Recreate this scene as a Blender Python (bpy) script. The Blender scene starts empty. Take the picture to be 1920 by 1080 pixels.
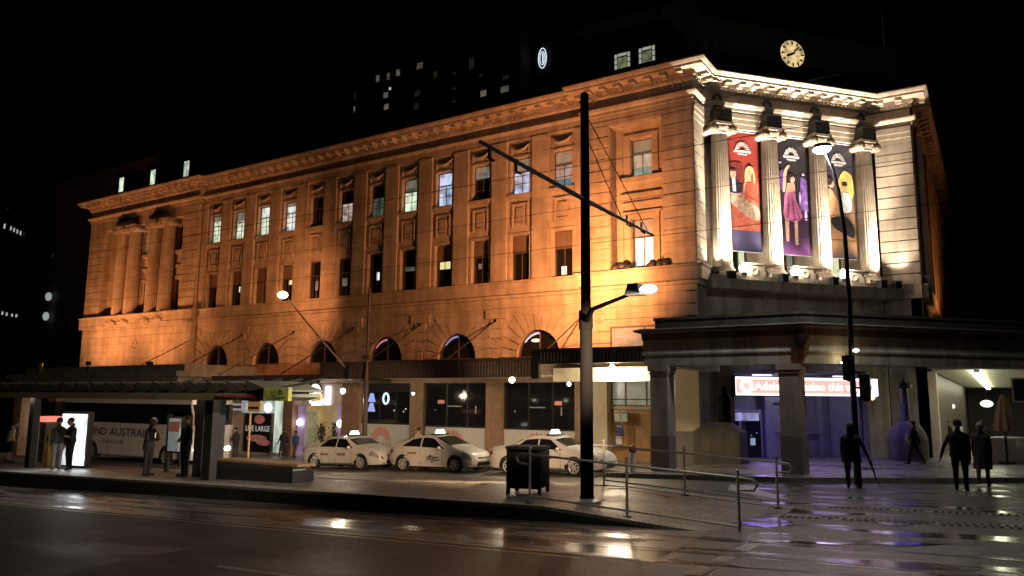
import bpy, bmesh, math, random
import numpy as np
from mathutils import Vector, Matrix
random.seed(7)
C = bpy.context.scene.collection
SC = bpy.context.scene
# ------------------------------------------------------------------ camera
F_PX = 1416.78
CAM = np.array([0.0, 0.0, 2.35])
YAW, PITCH, ROLL = math.radians(-32.3543), math.radians(8.26317), math.radians(0.42301)
def cam_axes():
    cy, sy = math.cos(YAW), math.sin(YAW)
    w = np.array([sy*math.cos(PITCH), cy*math.cos(PITCH), math.sin(PITCH)])
    r = np.array([cy, -sy, 0.0]); u = np.cross(r, w)
    c, s = math.cos(ROLL), math.sin(ROLL)
    return c*r + s*u, -s*r + c*u, w
RX, UX, WX = cam_axes()
cam_d = bpy.data.cameras.new('camera'); cam = bpy.data.objects.new('camera', cam_d); C.objects.link(cam)
cam_d.sensor_width = 36.0; cam_d.lens = F_PX/1920*36.0
cam_d.clip_start = 0.1; cam_d.clip_end = 2000
cam.matrix_world = Matrix(((RX[0], UX[0], -WX[0], CAM[0]), (RX[1], UX[1], -WX[1], CAM[1]), (RX[2], UX[2], -WX[2], CAM[2]), (0, 0, 0, 1)))
SC.camera = cam
# ------------------------------------------------------------------ world: a night sky, sun far under the horizon
wd = bpy.data.worlds.new("World"); SC.world = wd; wd.use_nodes = True
nt = wd.node_tree
sky = nt.nodes.new('ShaderNodeTexSky'); sky.sky_type = 'NISHITA'; sky.sun_disc = False
sky.sun_elevation = math.radians(-8); sky.sun_rotation = math.radians(200)
bg = nt.nodes['Background']; bg.inputs['Strength'].default_value = 0.03
nt.links.new(sky.outputs[0], bg.inputs[0])
SC.view_settings.view_transform = 'Standard'; SC.view_settings.look = 'None'
SC.view_settings.exposure = 0.0; SC.view_settings.gamma = 1.0
SC.cycles.use_denoising = True
SC.cycles.sample_clamp_indirect = 4.0
SC.cycles.max_bounces = 6
# ------------------------------------------------------------------ where a pixel of the survey photograph lies on a known plane
def ray(px, py): return RX*((px-960)/F_PX) - UX*((py-540)/F_PX) + WX
def at_y(px, py, Y): d = ray(px, py); return CAM + d*(Y/d[1])
def at_x(px, py, X): d = ray(px, py); return CAM + d*(X/d[0])
def G(x, y): return .034*x + .55 - .022*y                 # street falls to the west
def PAV(x, y): return G(x, y) + .15
def PLAT(x): return .473 + .0257*x if x < -7.5 else max(.28 - (x+7.5)*.057, .05)
def on_g(px, py, k=0.0):
    d = ray(px, py); t = (.55+k-CAM[2])/(d[2]-.034*d[0]+.022*d[1]); return CAM + d*t
def on_plat(px, py):
    d = ray(px, py); t = (.473-CAM[2])/(d[2]-.0257*d[0]); return CAM + d*t
# ------------------------------------------------------------------ lamps' light
def spot(name, loc, target, power, color, size=120, blend=.8, radius=.12, parent=None):
    l = bpy.data.lights.new(name, 'SPOT'); l.energy = power; l.color = color
    l.spot_size = math.radians(size); l.spot_blend = blend; l.shadow_soft_size = radius
    o = bpy.data.objects.new(name, l); C.objects.link(o)
    d = Vector(target) - Vector(loc); o.rotation_euler = d.to_track_quat('-Z', 'Y').to_euler()
    o.location = loc
    if parent: o.parent = parent; o.location = Vector(loc) - off(parent)
    return o
def point(name, loc, power, color, radius=.12, parent=None):
    l = bpy.data.lights.new(name, 'POINT'); l.energy = power; l.color = color; l.shadow_soft_size = radius
    o = bpy.data.objects.new(name, l); C.objects.link(o); o.location = loc
    if parent: o.parent = parent; o.location = Vector(loc) - off(parent)
    return o
def area(name, loc, target, power, color, sx, sy, parent=None):
    l = bpy.data.lights.new(name, 'AREA'); l.energy = power; l.color = color; l.shape = 'RECTANGLE'; l.size = sx; l.size_y = sy
    o = bpy.data.objects.new(name, l); C.objects.link(o)
    d = Vector(target) - Vector(loc); o.rotation_euler = d.to_track_quat('-Z', 'Z').to_euler(); o.location = loc
    if parent: o.parent = parent; o.location = Vector(loc) - off(parent)
    return o
# ------------------------------------------------------------------ materials
MATS = {}
def mat(name, col, rough=.7, metal=0.0, var=.15, scale=3.0, bump=0.0, bscale=20.0, emit=0.0, ecol=None, spec=.5, coat=0.0, stain=0.0, glow=None, blocks=None):
    if name in MATS: return MATS[name]
    m = bpy.data.materials.new(name); m.use_nodes = True; t = m.node_tree; b = t.nodes['Principled BSDF']
    b.inputs['Roughness'].default_value = rough; b.inputs['Metallic'].default_value = metal
    b.inputs['Specular IOR Level'].default_value = spec; b.inputs['Coat Weight'].default_value = coat
    tc = t.nodes.new('ShaderNodeTexCoord')
    n = t.nodes.new('ShaderNodeTexNoise'); n.inputs['Scale'].default_value = scale; n.inputs['Detail'].default_value = 6; n.inputs['Roughness'].default_value = .65
    t.links.new(tc.outputs['Object'], n.inputs['Vector'])
    r = t.nodes.new('ShaderNodeValToRGB')
    r.color_ramp.elements[0].position = .3; r.color_ramp.elements[1].position = .7
    lo = [max(0, c*(1-var)) for c in col]; hi = [min(1, c*(1+var)) for c in col]
    r.color_ramp.elements[0].color = (*lo, 1); r.color_ramp.elements[1].color = (*hi, 1)
    t.links.new(n.outputs['Fac'], r.inputs['Fac'])
    out = r.outputs['Color']
    if stain > 0:                                        # rain streaks and soot with a shape of their own
        mp = t.nodes.new('ShaderNodeMapping'); mp.inputs['Scale'].default_value = (1.7, 1.7, .16)
        t.links.new(tc.outputs['Object'], mp.inputs['Vector'])
        n2 = t.nodes.new('ShaderNodeTexNoise'); n2.inputs['Scale'].default_value = 1.3; n2.inputs['Detail'].default_value = 5
        t.links.new(mp.outputs['Vector'], n2.inputs['Vector'])
        r2 = t.nodes.new('ShaderNodeValToRGB'); r2.color_ramp.elements[0].position = .38; r2.color_ramp.elements[1].position = .62
        k = 1-stain; r2.color_ramp.elements[0].color = (k, k*.97, k*.93, 1); r2.color_ramp.elements[1].color = (1, 1, 1, 1)
        t.links.new(n2.outputs['Fac'], r2.inputs['Fac'])
        mx = t.nodes.new('ShaderNodeMix'); mx.data_type = 'RGBA'; mx.blend_type = 'MULTIPLY'; mx.inputs['Factor'].default_value = 1
        t.links.new(out, mx.inputs['A']); t.links.new(r2.outputs['Color'], mx.inputs['B']); out = mx.outputs['Result']
    if blocks:                                           # ashlar: each block a shade of its own, fine joints between
        sp = t.nodes.new('ShaderNodeSeparateXYZ'); t.links.new(tc.outputs['Object'], sp.inputs[0])
        ax = t.nodes.new('ShaderNodeMath'); ax.operation = 'ADD'; t.links.new(sp.outputs['X'], ax.inputs[0]); t.links.new(sp.outputs['Y'], ax.inputs[1])
        cb = t.nodes.new('ShaderNodeCombineXYZ'); t.links.new(ax.outputs[0], cb.inputs['X']); t.links.new(sp.outputs['Z'], cb.inputs['Y'])
        br = t.nodes.new('ShaderNodeTexBrick'); br.inputs['Scale'].default_value = 1.0; br.inputs['Brick Width'].default_value = blocks[0]; br.inputs['Row Height'].default_value = blocks[1]; br.inputs['Mortar Size'].default_value = .012
        br.inputs['Color1'].default_value = (1, 1, 1, 1); br.inputs['Color2'].default_value = (.85, .84, .82, 1); br.inputs['Mortar'].default_value = (.76, .75, .73, 1); t.links.new(cb.outputs[0], br.inputs['Vector'])
        m3 = t.nodes.new('ShaderNodeMix'); m3.data_type = 'RGBA'; m3.blend_type = 'MULTIPLY'; m3.inputs['Factor'].default_value = 1; t.links.new(out, m3.inputs['A']); t.links.new(br.outputs['Color'], m3.inputs['B']); out = m3.outputs['Result']
    t.links.new(out, b.inputs['Base Color'])
    if bump > 0:
        n3 = t.nodes.new('ShaderNodeTexNoise'); n3.inputs['Scale'].default_value = bscale; n3.inputs['Detail'].default_value = 5
        t.links.new(tc.outputs['Object'], n3.inputs['Vector'])
        bp = t.nodes.new('ShaderNodeBump'); bp.inputs['Strength'].default_value = bump; bp.inputs['Distance'].default_value = .03
        t.links.new(n3.outputs['Fac'], bp.inputs['Height']); t.links.new(bp.outputs['Normal'], b.inputs['Normal'])
    if emit > 0:
        b.inputs['Emission Strength'].default_value = emit
        ec = ecol or col
        if glow:                                         # uneven light of a room behind a blind or curtain
            mp = t.nodes.new('ShaderNodeMapping'); mp.inputs['Scale'].default_value = glow
            t.links.new(tc.outputs['Object'], mp.inputs['Vector'])
            n4 = t.nodes.new('ShaderNodeTexNoise'); n4.inputs['Scale'].default_value = 2.0; n4.inputs['Detail'].default_value = 3
            t.links.new(mp.outputs['Vector'], n4.inputs['Vector'])
            r4 = t.nodes.new('ShaderNodeValToRGB'); r4.color_ramp.elements[0].position = .32; r4.color_ramp.elements[1].position = .62
            r4.color_ramp.elements[0].color = (*[c*.25 for c in ec], 1); r4.color_ramp.elements[1].color = (*ec, 1)
            t.links.new(n4.outputs['Fac'], r4.inputs['Fac']); t.links.new(r4.outputs['Color'], b.inputs['Emission Color'])
        else:
            b.inputs['Emission Color'].default_value = (*ec, 1)
    MATS[name] = m; return m
def ground_mat(name, col, dry, wet, pscale=(.35, .9, 1), thresh=(.42, .62), bump=.25, bscale=60, var=.25, joints=None):
    """wet paving: rough where it has dried, mirror-smooth where water stands"""
    m = bpy.data.materials.new(name); m.use_nodes = True; t = m.node_tree; b = t.nodes['Principled BSDF']; L = t.links.new
    tc = t.nodes.new('ShaderNodeTexCoord')
    mp = t.nodes.new('ShaderNodeMapping'); mp.inputs['Scale'].default_value = pscale; L(tc.outputs['Object'], mp.inputs['Vector'])
    n = t.nodes.new('ShaderNodeTexNoise'); n.inputs['Scale'].default_value = 1.0; n.inputs['Detail'].default_value = 7; n.inputs['Roughness'].default_value = .6; L(mp.outputs['Vector'], n.inputs['Vector'])
    r = t.nodes.new('ShaderNodeValToRGB'); r.color_ramp.elements[0].position = thresh[0]; r.color_ramp.elements[1].position = thresh[1]; L(n.outputs['Fac'], r.inputs['Fac'])
    mr = t.nodes.new('ShaderNodeMapRange'); mr.inputs['To Min'].default_value = dry; mr.inputs['To Max'].default_value = wet; L(r.outputs['Color'], mr.inputs['Value'])
    L(mr.outputs['Result'], b.inputs['Roughness'])
    n2 = t.nodes.new('ShaderNodeTexNoise'); n2.inputs['Scale'].default_value = 2.2; n2.inputs['Detail'].default_value = 8; L(tc.outputs['Object'], n2.inputs['Vector'])
    r2 = t.nodes.new('ShaderNodeValToRGB'); r2.color_ramp.elements[0].position = .3; r2.color_ramp.elements[1].position = .7
    r2.color_ramp.elements[0].color = (*[c*(1-var) for c in col], 1); r2.color_ramp.elements[1].color = (*[c*(1+var) for c in col], 1); L(n2.outputs['Fac'], r2.inputs['Fac'])
    colout = r2.outputs['Color']
    n5 = t.nodes.new('ShaderNodeTexNoise'); n5.inputs['Scale'].default_value = 26; n5.inputs['Detail'].default_value = 2; L(tc.outputs['Object'], n5.inputs['Vector'])
    r5 = t.nodes.new('ShaderNodeValToRGB'); r5.color_ramp.elements[0].position = .35; r5.color_ramp.elements[1].position = .72; r5.color_ramp.elements[0].color = (.5, .5, .5, 1); r5.color_ramp.elements[1].color = (2.0, 1.95, 1.88, 1); L(n5.outputs['Fac'], r5.inputs['Fac'])
    m5 = t.nodes.new('ShaderNodeMix'); m5.data_type = 'RGBA'; m5.blend_type = 'MULTIPLY'; m5.inputs['Factor'].default_value = 1; L(colout, m5.inputs['A']); L(r5.outputs['Color'], m5.inputs['B']); colout = m5.outputs['Result']
    n3 = t.nodes.new('ShaderNodeTexNoise'); n3.inputs['Scale'].default_value = bscale; n3.inputs['Detail'].default_value = 4; L(tc.outputs['Object'], n3.inputs['Vector'])
    h = n3.outputs['Fac']
    inv = t.nodes.new('ShaderNodeMath'); inv.operation = 'SUBTRACT'; inv.inputs[0].default_value = 1.0; L(r.outputs['Color'], inv.inputs[1])
    mul = t.nodes.new('ShaderNodeMath'); mul.operation = 'MULTIPLY_ADD'; mul.inputs[1].default_value = bump; mul.inputs[2].default_value = .02; L(inv.outputs[0], mul.inputs[0])
    if joints:
        br = t.nodes.new('ShaderNodeTexBrick'); br.inputs['Scale'].default_value = 1.0; br.inputs['Brick Width'].default_value = joints[0]; br.inputs['Row Height'].default_value = joints[1]
        br.inputs['Mortar Size'].default_value = .012; br.inputs['Color1'].default_value = (1, 1, 1, 1); br.inputs['Color2'].default_value = (.78, .78, .78, 1); br.inputs['Mortar'].default_value = (.4, .4, .4, 1)
        L(tc.outputs['Object'], br.inputs['Vector'])
        mx = t.nodes.new('ShaderNodeMix'); mx.data_type = 'RGBA'; mx.blend_type = 'MULTIPLY'; mx.inputs['Factor'].default_value = 1; L(colout, mx.inputs['A']); L(br.outputs['Color'], mx.inputs['B']); colout = mx.outputs['Result']
    L(colout, b.inputs['Base Color'])
    bp = t.nodes.new('ShaderNodeBump'); bp.inputs['Distance'].default_value = .02; L(mul.outputs[0], bp.inputs['Strength']); L(h, bp.inputs['Height']); L(bp.outputs['Normal'], b.inputs['Normal'])
    return m
# ------------------------------------------------------------------ mesh builder
class Frame:
    def __init__(s, o=(0, 0, 0), ang=0.0):
        s.o = np.array(o, float); c, n = math.cos(ang), math.sin(ang)
        s.x = np.array([c, n, 0.]); s.y = np.array([-n, c, 0.]); s.z = np.array([0, 0, 1.])
    def __call__(s, a, b, c): return s.o + s.x*a + s.y*b + s.z*c
W0 = Frame()
def off(o):
    v = Vector((0, 0, 0))
    while o is not None: v = v + o.location; o = o.parent
    return v
class MB:
    def __init__(s, fr=W0): s.v = []; s.f = []; s.m = []; s.fr = fr; s.mi = 0
    def P(s, a, b, c): s.v.append(tuple(s.fr(a, b, c))); return len(s.v)-1
    def F(s, *i): s.f.append(tuple(i)); s.m.append(s.mi)
    def box(s, x0, x1, y0, y1, z0, z1, top=None):
        """top=(dx,dy) shrinks the upper face"""
        dx, dy = top or (0, 0)
        a = [s.P(x0, y0, z0), s.P(x1, y0, z0), s.P(x1, y1, z0), s.P(x0, y1, z0), s.P(x0+dx, y0+dy, z1), s.P(x1-dx, y0+dy, z1), s.P(x1-dx, y1-dy, z1), s.P(x0+dx, y1-dy, z1)]
        for q in ((0, 3, 2, 1), (4, 5, 6, 7), (0, 1, 5, 4), (1, 2, 6, 5), (2, 3, 7, 6), (3, 0, 4, 7)): s.F(*[a[k] for k in q])
        return s
    def prism(s, poly, y0, y1):
        """poly of (x,z) extruded in y; counter-clockwise as seen from -y"""
        n = len(poly); a = [s.P(x, y0, z) for x, z in poly]; b = [s.P(x, y1, z) for x, z in poly]
        s.F(*a); s.F(*b[::-1])
        for i in range(n): j = (i+1) % n; s.F(a[j], a[i], b[i], b[j])
        return s
    def slab(s, poly, z0, z1):
        """poly of (x,y) counter-clockwise; z0,z1 numbers or functions"""
        f0 = z0 if callable(z0) else (lambda x, y: z0); f1 = z1 if callable(z1) else (lambda x, y: z1)
        n = len(poly); a = [s.P(x, y, f0(x, y)) for x, y in poly]; b = [s.P(x, y, f1(x, y)) for x, y in poly]
        s.F(*a[::-1]); s.F(*b)
        for i in range(n): j = (i+1) % n; s.F(a[i], a[j], b[j], b[i])
        return s
    def tube(s, pts, r, n=8, cap=True):
        pts = [np.array(s.fr(*p)) for p in pts]; rs = r if isinstance(r, (list, tuple)) else [r]*len(pts)
        rings = []; prev = None
        for i, p in enumerate(pts):
            d = pts[min(i+1, len(pts)-1)] - pts[max(i-1, 0)]; d = d/(np.linalg.norm(d)+1e-9)
            if prev is None:
                a = np.array([0, 0, 1.]) if abs(d[2]) < .9 else np.array([1., 0, 0]); u = np.cross(d, a)
            else: u = prev - d*(prev@d)
            u = u/np.linalg.norm(u); prev = u; w = np.cross(d, u); ring = []
            for k in range(n):
                q = p + rs[i]*(math.cos(2*math.pi*k/n)*u + math.sin(2*math.pi*k/n)*w); s.v.append(tuple(q)); ring.append(len(s.v)-1)
            rings.append(ring)
        for a, b in zip(rings, rings[1:]):
            for k in range(n): j = (k+1) % n; s.F(a[k], a[j], b[j], b[k])
        if cap: s.F(*rings[0][::-1]); s.F(*rings[-1])
        return s
    def lathe(s, cx, cy, prof, n=24, flute=0.0, ax='z', cap=True):
        """prof = [(r,z)] around the axis through (cx,cy)"""
        rings = []
        for r, z in prof:
            ring = []
            for k in range(n):
                t = 2*math.pi*k/n; rr = r*(1-flute*(k % 2)) if flute else r
                if ax == 'z': ring.append(s.P(cx+rr*math.cos(t), cy+rr*math.sin(t), z))
                elif ax == 'y': ring.append(s.P(cx+rr*math.cos(t), z, cy+rr*math.sin(t)))
                else: ring.append(s.P(z, cx+rr*math.cos(t), cy+rr*math.sin(t)))
            rings.append(ring)
        flip = (ax == 'y')
        for a, b in zip(rings, rings[1:]):
            for k in range(n):
                j = (k+1) % n
                if flip: s.F(a[j], a[k], b[k], b[j])
                else: s.F(a[k], a[j], b[j], b[k])
        if not cap: return s
        if flip: s.F(*rings[0]); s.F(*rings[-1][::-1])
        else: s.F(*rings[0][::-1]); s.F(*rings[-1])
        return s
    def ell(s, c, r, n=12, m=8):
        cx, cy, cz = c; rx, ry, rz = (r, r, r) if not isinstance(r, (tuple, list)) else r; rings = []
        top = s.P(cx, cy, cz+rz); bot = s.P(cx, cy, cz-rz)
        for i in range(1, m):
            t = math.pi*i/m; rings.append([s.P(cx+rx*math.sin(t)*math.cos(2*math.pi*k/n), cy+ry*math.sin(t)*math.sin(2*math.pi*k/n), cz+rz*math.cos(t)) for k in range(n)])
        for k in range(n): j = (k+1) % n; s.F(top, rings[0][k], rings[0][j]); s.F(bot, rings[-1][j], rings[-1][k])
        for a, b in zip(rings, rings[1:]):
            for k in range(n): j = (k+1) % n; s.F(a[k], b[k], b[j], a[j])
        return s
    def sweep(s, path, prof, closed_ends=True):
        """prof = [(out,z)] carried along a plan polyline (building on its left), mitred"""
        pts = [np.array(p, float) for p in path]; n = len(pts); mit = []
        for i in range(n):
            ds = []
            if i > 0: ds.append((pts[i]-pts[i-1])/np.linalg.norm(pts[i]-pts[i-1]))
            if i < n-1: ds.append((pts[i+1]-pts[i])/np.linalg.norm(pts[i+1]-pts[i]))
            nn = [np.array([d[1], -d[0]]) for d in ds]
            if len(nn) == 1: mit.append(nn[0])
            else:
                b = nn[0]+nn[1]; b = b/np.linalg.norm(b); mit.append(b/max(b@nn[0], .2))
        rings = [[s.P(pts[i][0]+mit[i][0]*o, pts[i][1]+mit[i][1]*o, z) for o, z in prof] for i in range(n)]
        for a, b in zip(rings, rings[1:]):
            for k in range(len(prof)):
                j = (k+1) % len(prof); s.F(a[k], b[k], b[j], a[j])
        if closed_ends: s.F(*rings[0][::-1]); s.F(*rings[-1])
        return s
    def build(s, name, mats, parent=None, smooth=False, fix=True):
        o0 = off(parent) if parent else Vector((0, 0, 0))
        me = bpy.data.meshes.new(name)
        me.from_pydata([(v[0]-o0[0], v[1]-o0[1], v[2]-o0[2]) for v in s.v], [], s.f)
        mats = mats if isinstance(mats, (list, tuple)) else [mats]
        for m in mats: me.materials.append(m)
        if len(mats) > 1: me.polygons.foreach_set('material_index', s.m)
        if fix:
            bm = bmesh.new(); bm.from_mesh(me); bmesh.ops.recalc_face_normals(bm, faces=bm.faces[:]); bm.to_mesh(me); bm.free()
        if smooth: me.polygons.foreach_set('use_smooth', [True]*len(me.polygons)); me.set_sharp_from_angle(angle=math.radians(40))
        me.update()
        o = bpy.data.objects.new(name, me); C.objects.link(o)
        if parent: o.parent = parent
        return o
def tag(o, label=None, cat=None, group=None, kind=None):
    if label: o['label'] = label
    if cat: o['category'] = cat
    if group: o['group'] = group
    if kind: o['kind'] = kind
    return o
def thing(name, loc, label, cat, group=None):
    o = bpy.data.objects.new(name, None); C.objects.link(o); o.location = tuple(loc); o.empty_display_size = .2
    return tag(o, label, cat, group)
def text(name, body, size, fr, s0, d, z, material, parent, depth=.02, align='LEFT', width=None, bold=0.0, shear=0.0):
    """lettering as a mesh standing in the plane of a frame, facing -y of the frame"""
    cu = bpy.data.curves.new(name, 'FONT'); cu.body = body; cu.size = size; cu.extrude = depth/2; cu.align_x = align; cu.offset = bold; cu.shear = shear
    cu.resolution_u = 2
    o = bpy.data.objects.new(name, cu); C.objects.link(o); bpy.context.view_layer.update()
    me = bpy.data.meshes.new_from_object(o.evaluated_get(bpy.context.evaluated_depsgraph_get()))
    bpy.data.objects.remove(o)
    xs = [v.co.x for v in me.vertices]; k = 1.0
    if width and xs: k = width/(max(xs)-min(xs))
    o0 = off(parent) if parent else Vector((0, 0, 0))
    for v in me.vertices:
        p = fr(s0+v.co.x*k, d-v.co.z, z+v.co.y); v.co = (p[0]-o0[0], p[1]-o0[1], p[2]-o0[2])
    me.materials.clear(); me.materials.append(material)
    t = bpy.data.objects.new(name, me); C.objects.link(t)
    if parent: t.parent = parent
    return t
def copy_tree(o, parent=None):
    c = o.copy(); C.objects.link(c)
    if parent: c.parent = parent
    for ch in list(o.children): copy_tree(ch, c)
    return c
# ================================================================== materials of the place
STONE = mat('sandstone', (.50, .41, .31), rough=.85, var=.26, scale=.7, bump=.3, bscale=9, stain=.22, blocks=(1.15, .42))
STONE_SHADE = mat('shade_dark_stone', (.075, .07, .055), rough=.9, var=.3, stain=.3)  # stone darkened in its colour so these parts read as unlit
STONE_D = mat('weathered_stone', (.36, .32, .25), rough=.88, var=.25, scale=1.1, bump=.3, bscale=10, stain=.4)
GRANITE = mat('polished_granite', (.16, .13, .11), rough=.45, var=.3, scale=14, bump=.05)
BRONZE = mat('dark_bronze', (.03, .028, .025), rough=.5, metal=.4)
BLACK = mat('black_paint', (.012, .012, .013), rough=.5)
DARK = mat('charcoal_paint', (.03, .03, .032), rough=.55)
IRON = mat('brown_iron', (.10, .07, .05), rough=.6, var=.3, bump=.1)
STEEL = mat('brushed_steel', (.55, .56, .55), rough=.4, metal=.3, var=.08)
WHITE = mat('white_paint', (.78, .77, .74), rough=.5, var=.06)
CREAM = mat('cream_paint', (.72, .66, .52), rough=.6, var=.08)
FRAMEW = mat('window_timber', (.12, .09, .065), rough=.5)
GLASS = mat('dark_window_glass', (.012, .012, .014), rough=.06, var=.3, spec=.6)
BLIND = mat('brown_blind', (.17, .115, .075), rough=.8)
TIMBER = mat('varnished_timber', (.36, .19, .075), rough=.4, var=.3, scale=2.5, bump=.08)
FROST = mat('frosted_glass', (.45, .47, .45), rough=.35, var=.12)
def lit(name, c, e, glow=None): return mat(name, (.3, .3, .3), rough=.3, emit=e, ecol=c, glow=glow)
L_GREEN = lit('pale_green_lit_pane', (.72, .85, .62), 1.15, (1.3, 1, .9))
L_WHITE = lit('white_lit_pane', (.86, .92, .86), 1.1, (1.5, 1, .8))
L_BLUE = lit('blue_lit_pane', (.62, .72, 1.0), .95, (1.2, 1, 1))
L_PINK = lit('pink_lit_pane', (.85, .6, .55), .7, (1.5, 1, 2))
L_DIM = lit('dim_green_pane', (.22, .3, .22), .35, (1.5, 1, 1))
L_BLUEG = lit('grey_blue_pane', (.4, .5, .58), .38, (1.2, 1, 1.2))
L_YEL = lit('yellow_lit_pane', (.9, .8, .35), .9)
LAMPW = mat('lamp_glow', (1, 1, 1), emit=14, ecol=(1, .93, .8))
# ================================================================== railway station
ST = thing('railway_station', (-25, 33, 0), 'long sandstone station building lit orange with a columned corner bay and a roof clock', 'building')
FRF = Frame((0, 33, 0)); ANG = math.radians(49.18); FRD = Frame((-10.87, 33.96, 0), ANG)
A2, B2 = (-10.87, 32.6), (-10.87, 33.96); LD = 10.03
C2 = tuple(FRD(LD, 0, 0)[:2]); D2 = (C2[0]+1.68, C2[1]); E2 = (D2[0], 74.0)
def sw(name, path, prof, m=STONE, par=None): return MB().sweep(path, prof).build(name, m, par or ST)
MAINPATH = [(-61.25, 52.0), (-61.25, 32.6), (-47.2, 32.6), (-47.2, 33.0), (-16.35, 33.0), (-16.35, 32.6), A2, B2, C2, D2, E2]
# --- main wall of the long front, with window bays, arches and ground-floor piers
BAYX = [-45.74+2.533*i for i in range(12)]
ZS = dict(l0=8.4, l1=10.78, u0=13.0, u1=15.0)
WW_ = 1.12
mb = MB(FRF); HW = .56
xs = [-47.2] + [v for b in BAYX for v in (b-HW, b+HW)] + [-16.35]
T = .55
for i in range(0, len(xs), 2): mb.box(xs[i], xs[i+1], 0, T, 8.3, 16.4)                        # piers between windows
for b in BAYX:
    for z0, z1 in ((ZS['l1'], ZS['u0']), (ZS['u1'], 16.4)): mb.box(b-HW, b+HW, 0, T, z0, z1)
ARCX = [-44.8+5.1*i for i in range(6)]; ARW = 1.27; ASP = 4.4; ART = 5.78
def arch_pts(cx, w, z0, z1, n=14): return [(cx+w*math.cos(math.pi*k/n), z0+(z1-z0)*math.sin(math.pi*k/n)) for k in range(n+1)]
prev = -47.2
for c in ARCX:
    mb.box(prev, c-ARW, 0, T, 4.35, 7.5)
    pts = arch_pts(c, ARW, ASP, ART)[::-1]                                                   # left spring to right spring
    for (p, q) in zip(pts, pts[1:]): mb.prism([p, q, (q[0], 7.5), (p[0], 7.5)], 0, T)
    prev = c+ARW
mb.box(prev, -16.35, 0, T, 4.35, 7.5)
mb.build('front_wall', STONE, ST)
MB(FRF).box(-61.1, -11.2, 1.2, 1.6, -3, 16.6).build('inner_wall', BLACK, ST)
# pilaster strips standing proud of the window bays
for i in range(13):
    mb = MB(FRF); x0 = -47.2 if i == 0 else BAYX[i-1]+.78; x1 = -16.35 if i == 12 else BAYX[i]-.78
    mb.box(x0, x1, -.17, .0, 8.33, 15.75); mb.box(x0+.0, x1-.0, -.2, -.0, 15.75, 15.95)
    mb.build('pilaster_strip', STONE, ST)
MB(FRF).box(-47.2, -16.35, -.15, 0, 15.95, 16.4).build('wall_head', STONE, ST)
# --- rusticated arcade storey: courses that stop at radiating voussoirs
mb = MB(FRF); P_ = .075; zc = 4.38; CH = .52
while zc < 7.35:
    z1 = min(zc+CH-.055, 7.5); zm = (zc+z1)/2; x = -47.2
    for c in ARCX:
        R2 = 2.35 if zm < 5.9 else 2.6
        dz = max(0, zm-ASP); hw = math.sqrt(max(R2*R2-dz*dz*.62, .2)) if zm < 6.9 else 0
        if zm < 6.7: mb.box(x, c-hw, -P_, 0, zc, z1); x = c+hw
    mb.box(x, -16.35, -P_, 0, zc, z1); zc += CH
for c in ARCX:
    nv = 13
    for k in range(nv):
        a0, a1 = math.pi*(k+.06)/nv, math.pi*(k+.94)/nv
        ip = [(c+ARW*math.cos(a), ASP+(ART-ASP)*math.sin(a)) for a in (a0, a1)]
        top = 6.62
        op = []
        for a in (a0, a1):
            ux, uz = math.cos(a), math.sin(a); t = 9
            if uz > .05: t = min(t, (top-ASP)/uz)
            t = min(t, 2.28 if k in (0, nv-1) else (2.45 if k % 2 else 2.75)); op.append((c+t*ux, ASP+t*uz))
        mb.prism([ip[0], op[0], op[1], ip[1]], -P_+.01, 0)
mb.build('arcade_stonework', STONE, ST)
# --- long mouldings
sw('string_course', MAINPATH[1:8], [(0, 7.46), (.1, 7.46), (.14, 7.52), (.14, 7.62), (.34, 7.66), (.34, 8.2), (.44, 8.26), (.44, 8.33), (0, 8.36)])
sw('architrave', MAINPATH, [(-.3, 16.0), (.06, 16.0), (.06, 16.13), (.1, 16.15), (.1, 16.3), (.2, 16.36), (.26, 16.46), (.26, 16.52), (-.3, 16.55)])
sw('frieze', MAINPATH, [(-.3, 16.55), (.03, 16.55), (.03, 17.0), (.12, 17.04), (.12, 17.07), (-.3, 17.07)])
sw('cornice', MAINPATH, [(-.3, 17.07), (.15, 17.07), (.15, 17.2), (.22, 17.23), (.22, 17.43), (.74, 17.45), (.74, 17.56), (.8, 17.58), (.88, 17.7), (.88, 17.76), (.7, 17.8), (-.3, 17.85)])
mb = MB()
for a, b in zip(MAINPATH, MAINPATH[1:]):
    a, b = np.array(a), np.array(b); L = np.linalg.norm(b-a)
    if L < .6: continue
    ang = math.atan2(b[1]-a[1], b[0]-a[0]); mb.fr = Frame((a[0], a[1], 0), ang)
    n = max(1, int(round(L/.78)))
    for k in range(n):
        s = (k+.5)*L/n; mb.box(s-.15, s+.15, -.68, -.2, 17.28, 17.45); mb.box(s-.13, s+.13, -.42, -.2, 17.22, 17.28)
mb.build('modillions', STONE, ST)
mb = MB()
for a, b in zip(MAINPATH[1:], MAINPATH[2:-1]):
    a, b = np.array(a), np.array(b); L = np.linalg.norm(b-a)
    if L < .6: continue
    mb.fr = Frame((a[0], a[1], 0), math.atan2(b[1]-a[1], b[0]-a[0])); n = int(round(L/.22))
    for k in range(n): s = (k+.5)*L/n; mb.box(s-.065, s+.065, -.22, -.145, 17.09, 17.19)
mb.build('dentils', STONE, ST)
MB().slab([(-61, 33.2), (-11, 33.2), (-10.5, 34.2), tuple(np.array(C2)+[-.4, .5]), (-3, 42.3), (-3, 74), (-61, 74)], 17.6, 17.7).build('roof', STONE_D, ST)
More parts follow.
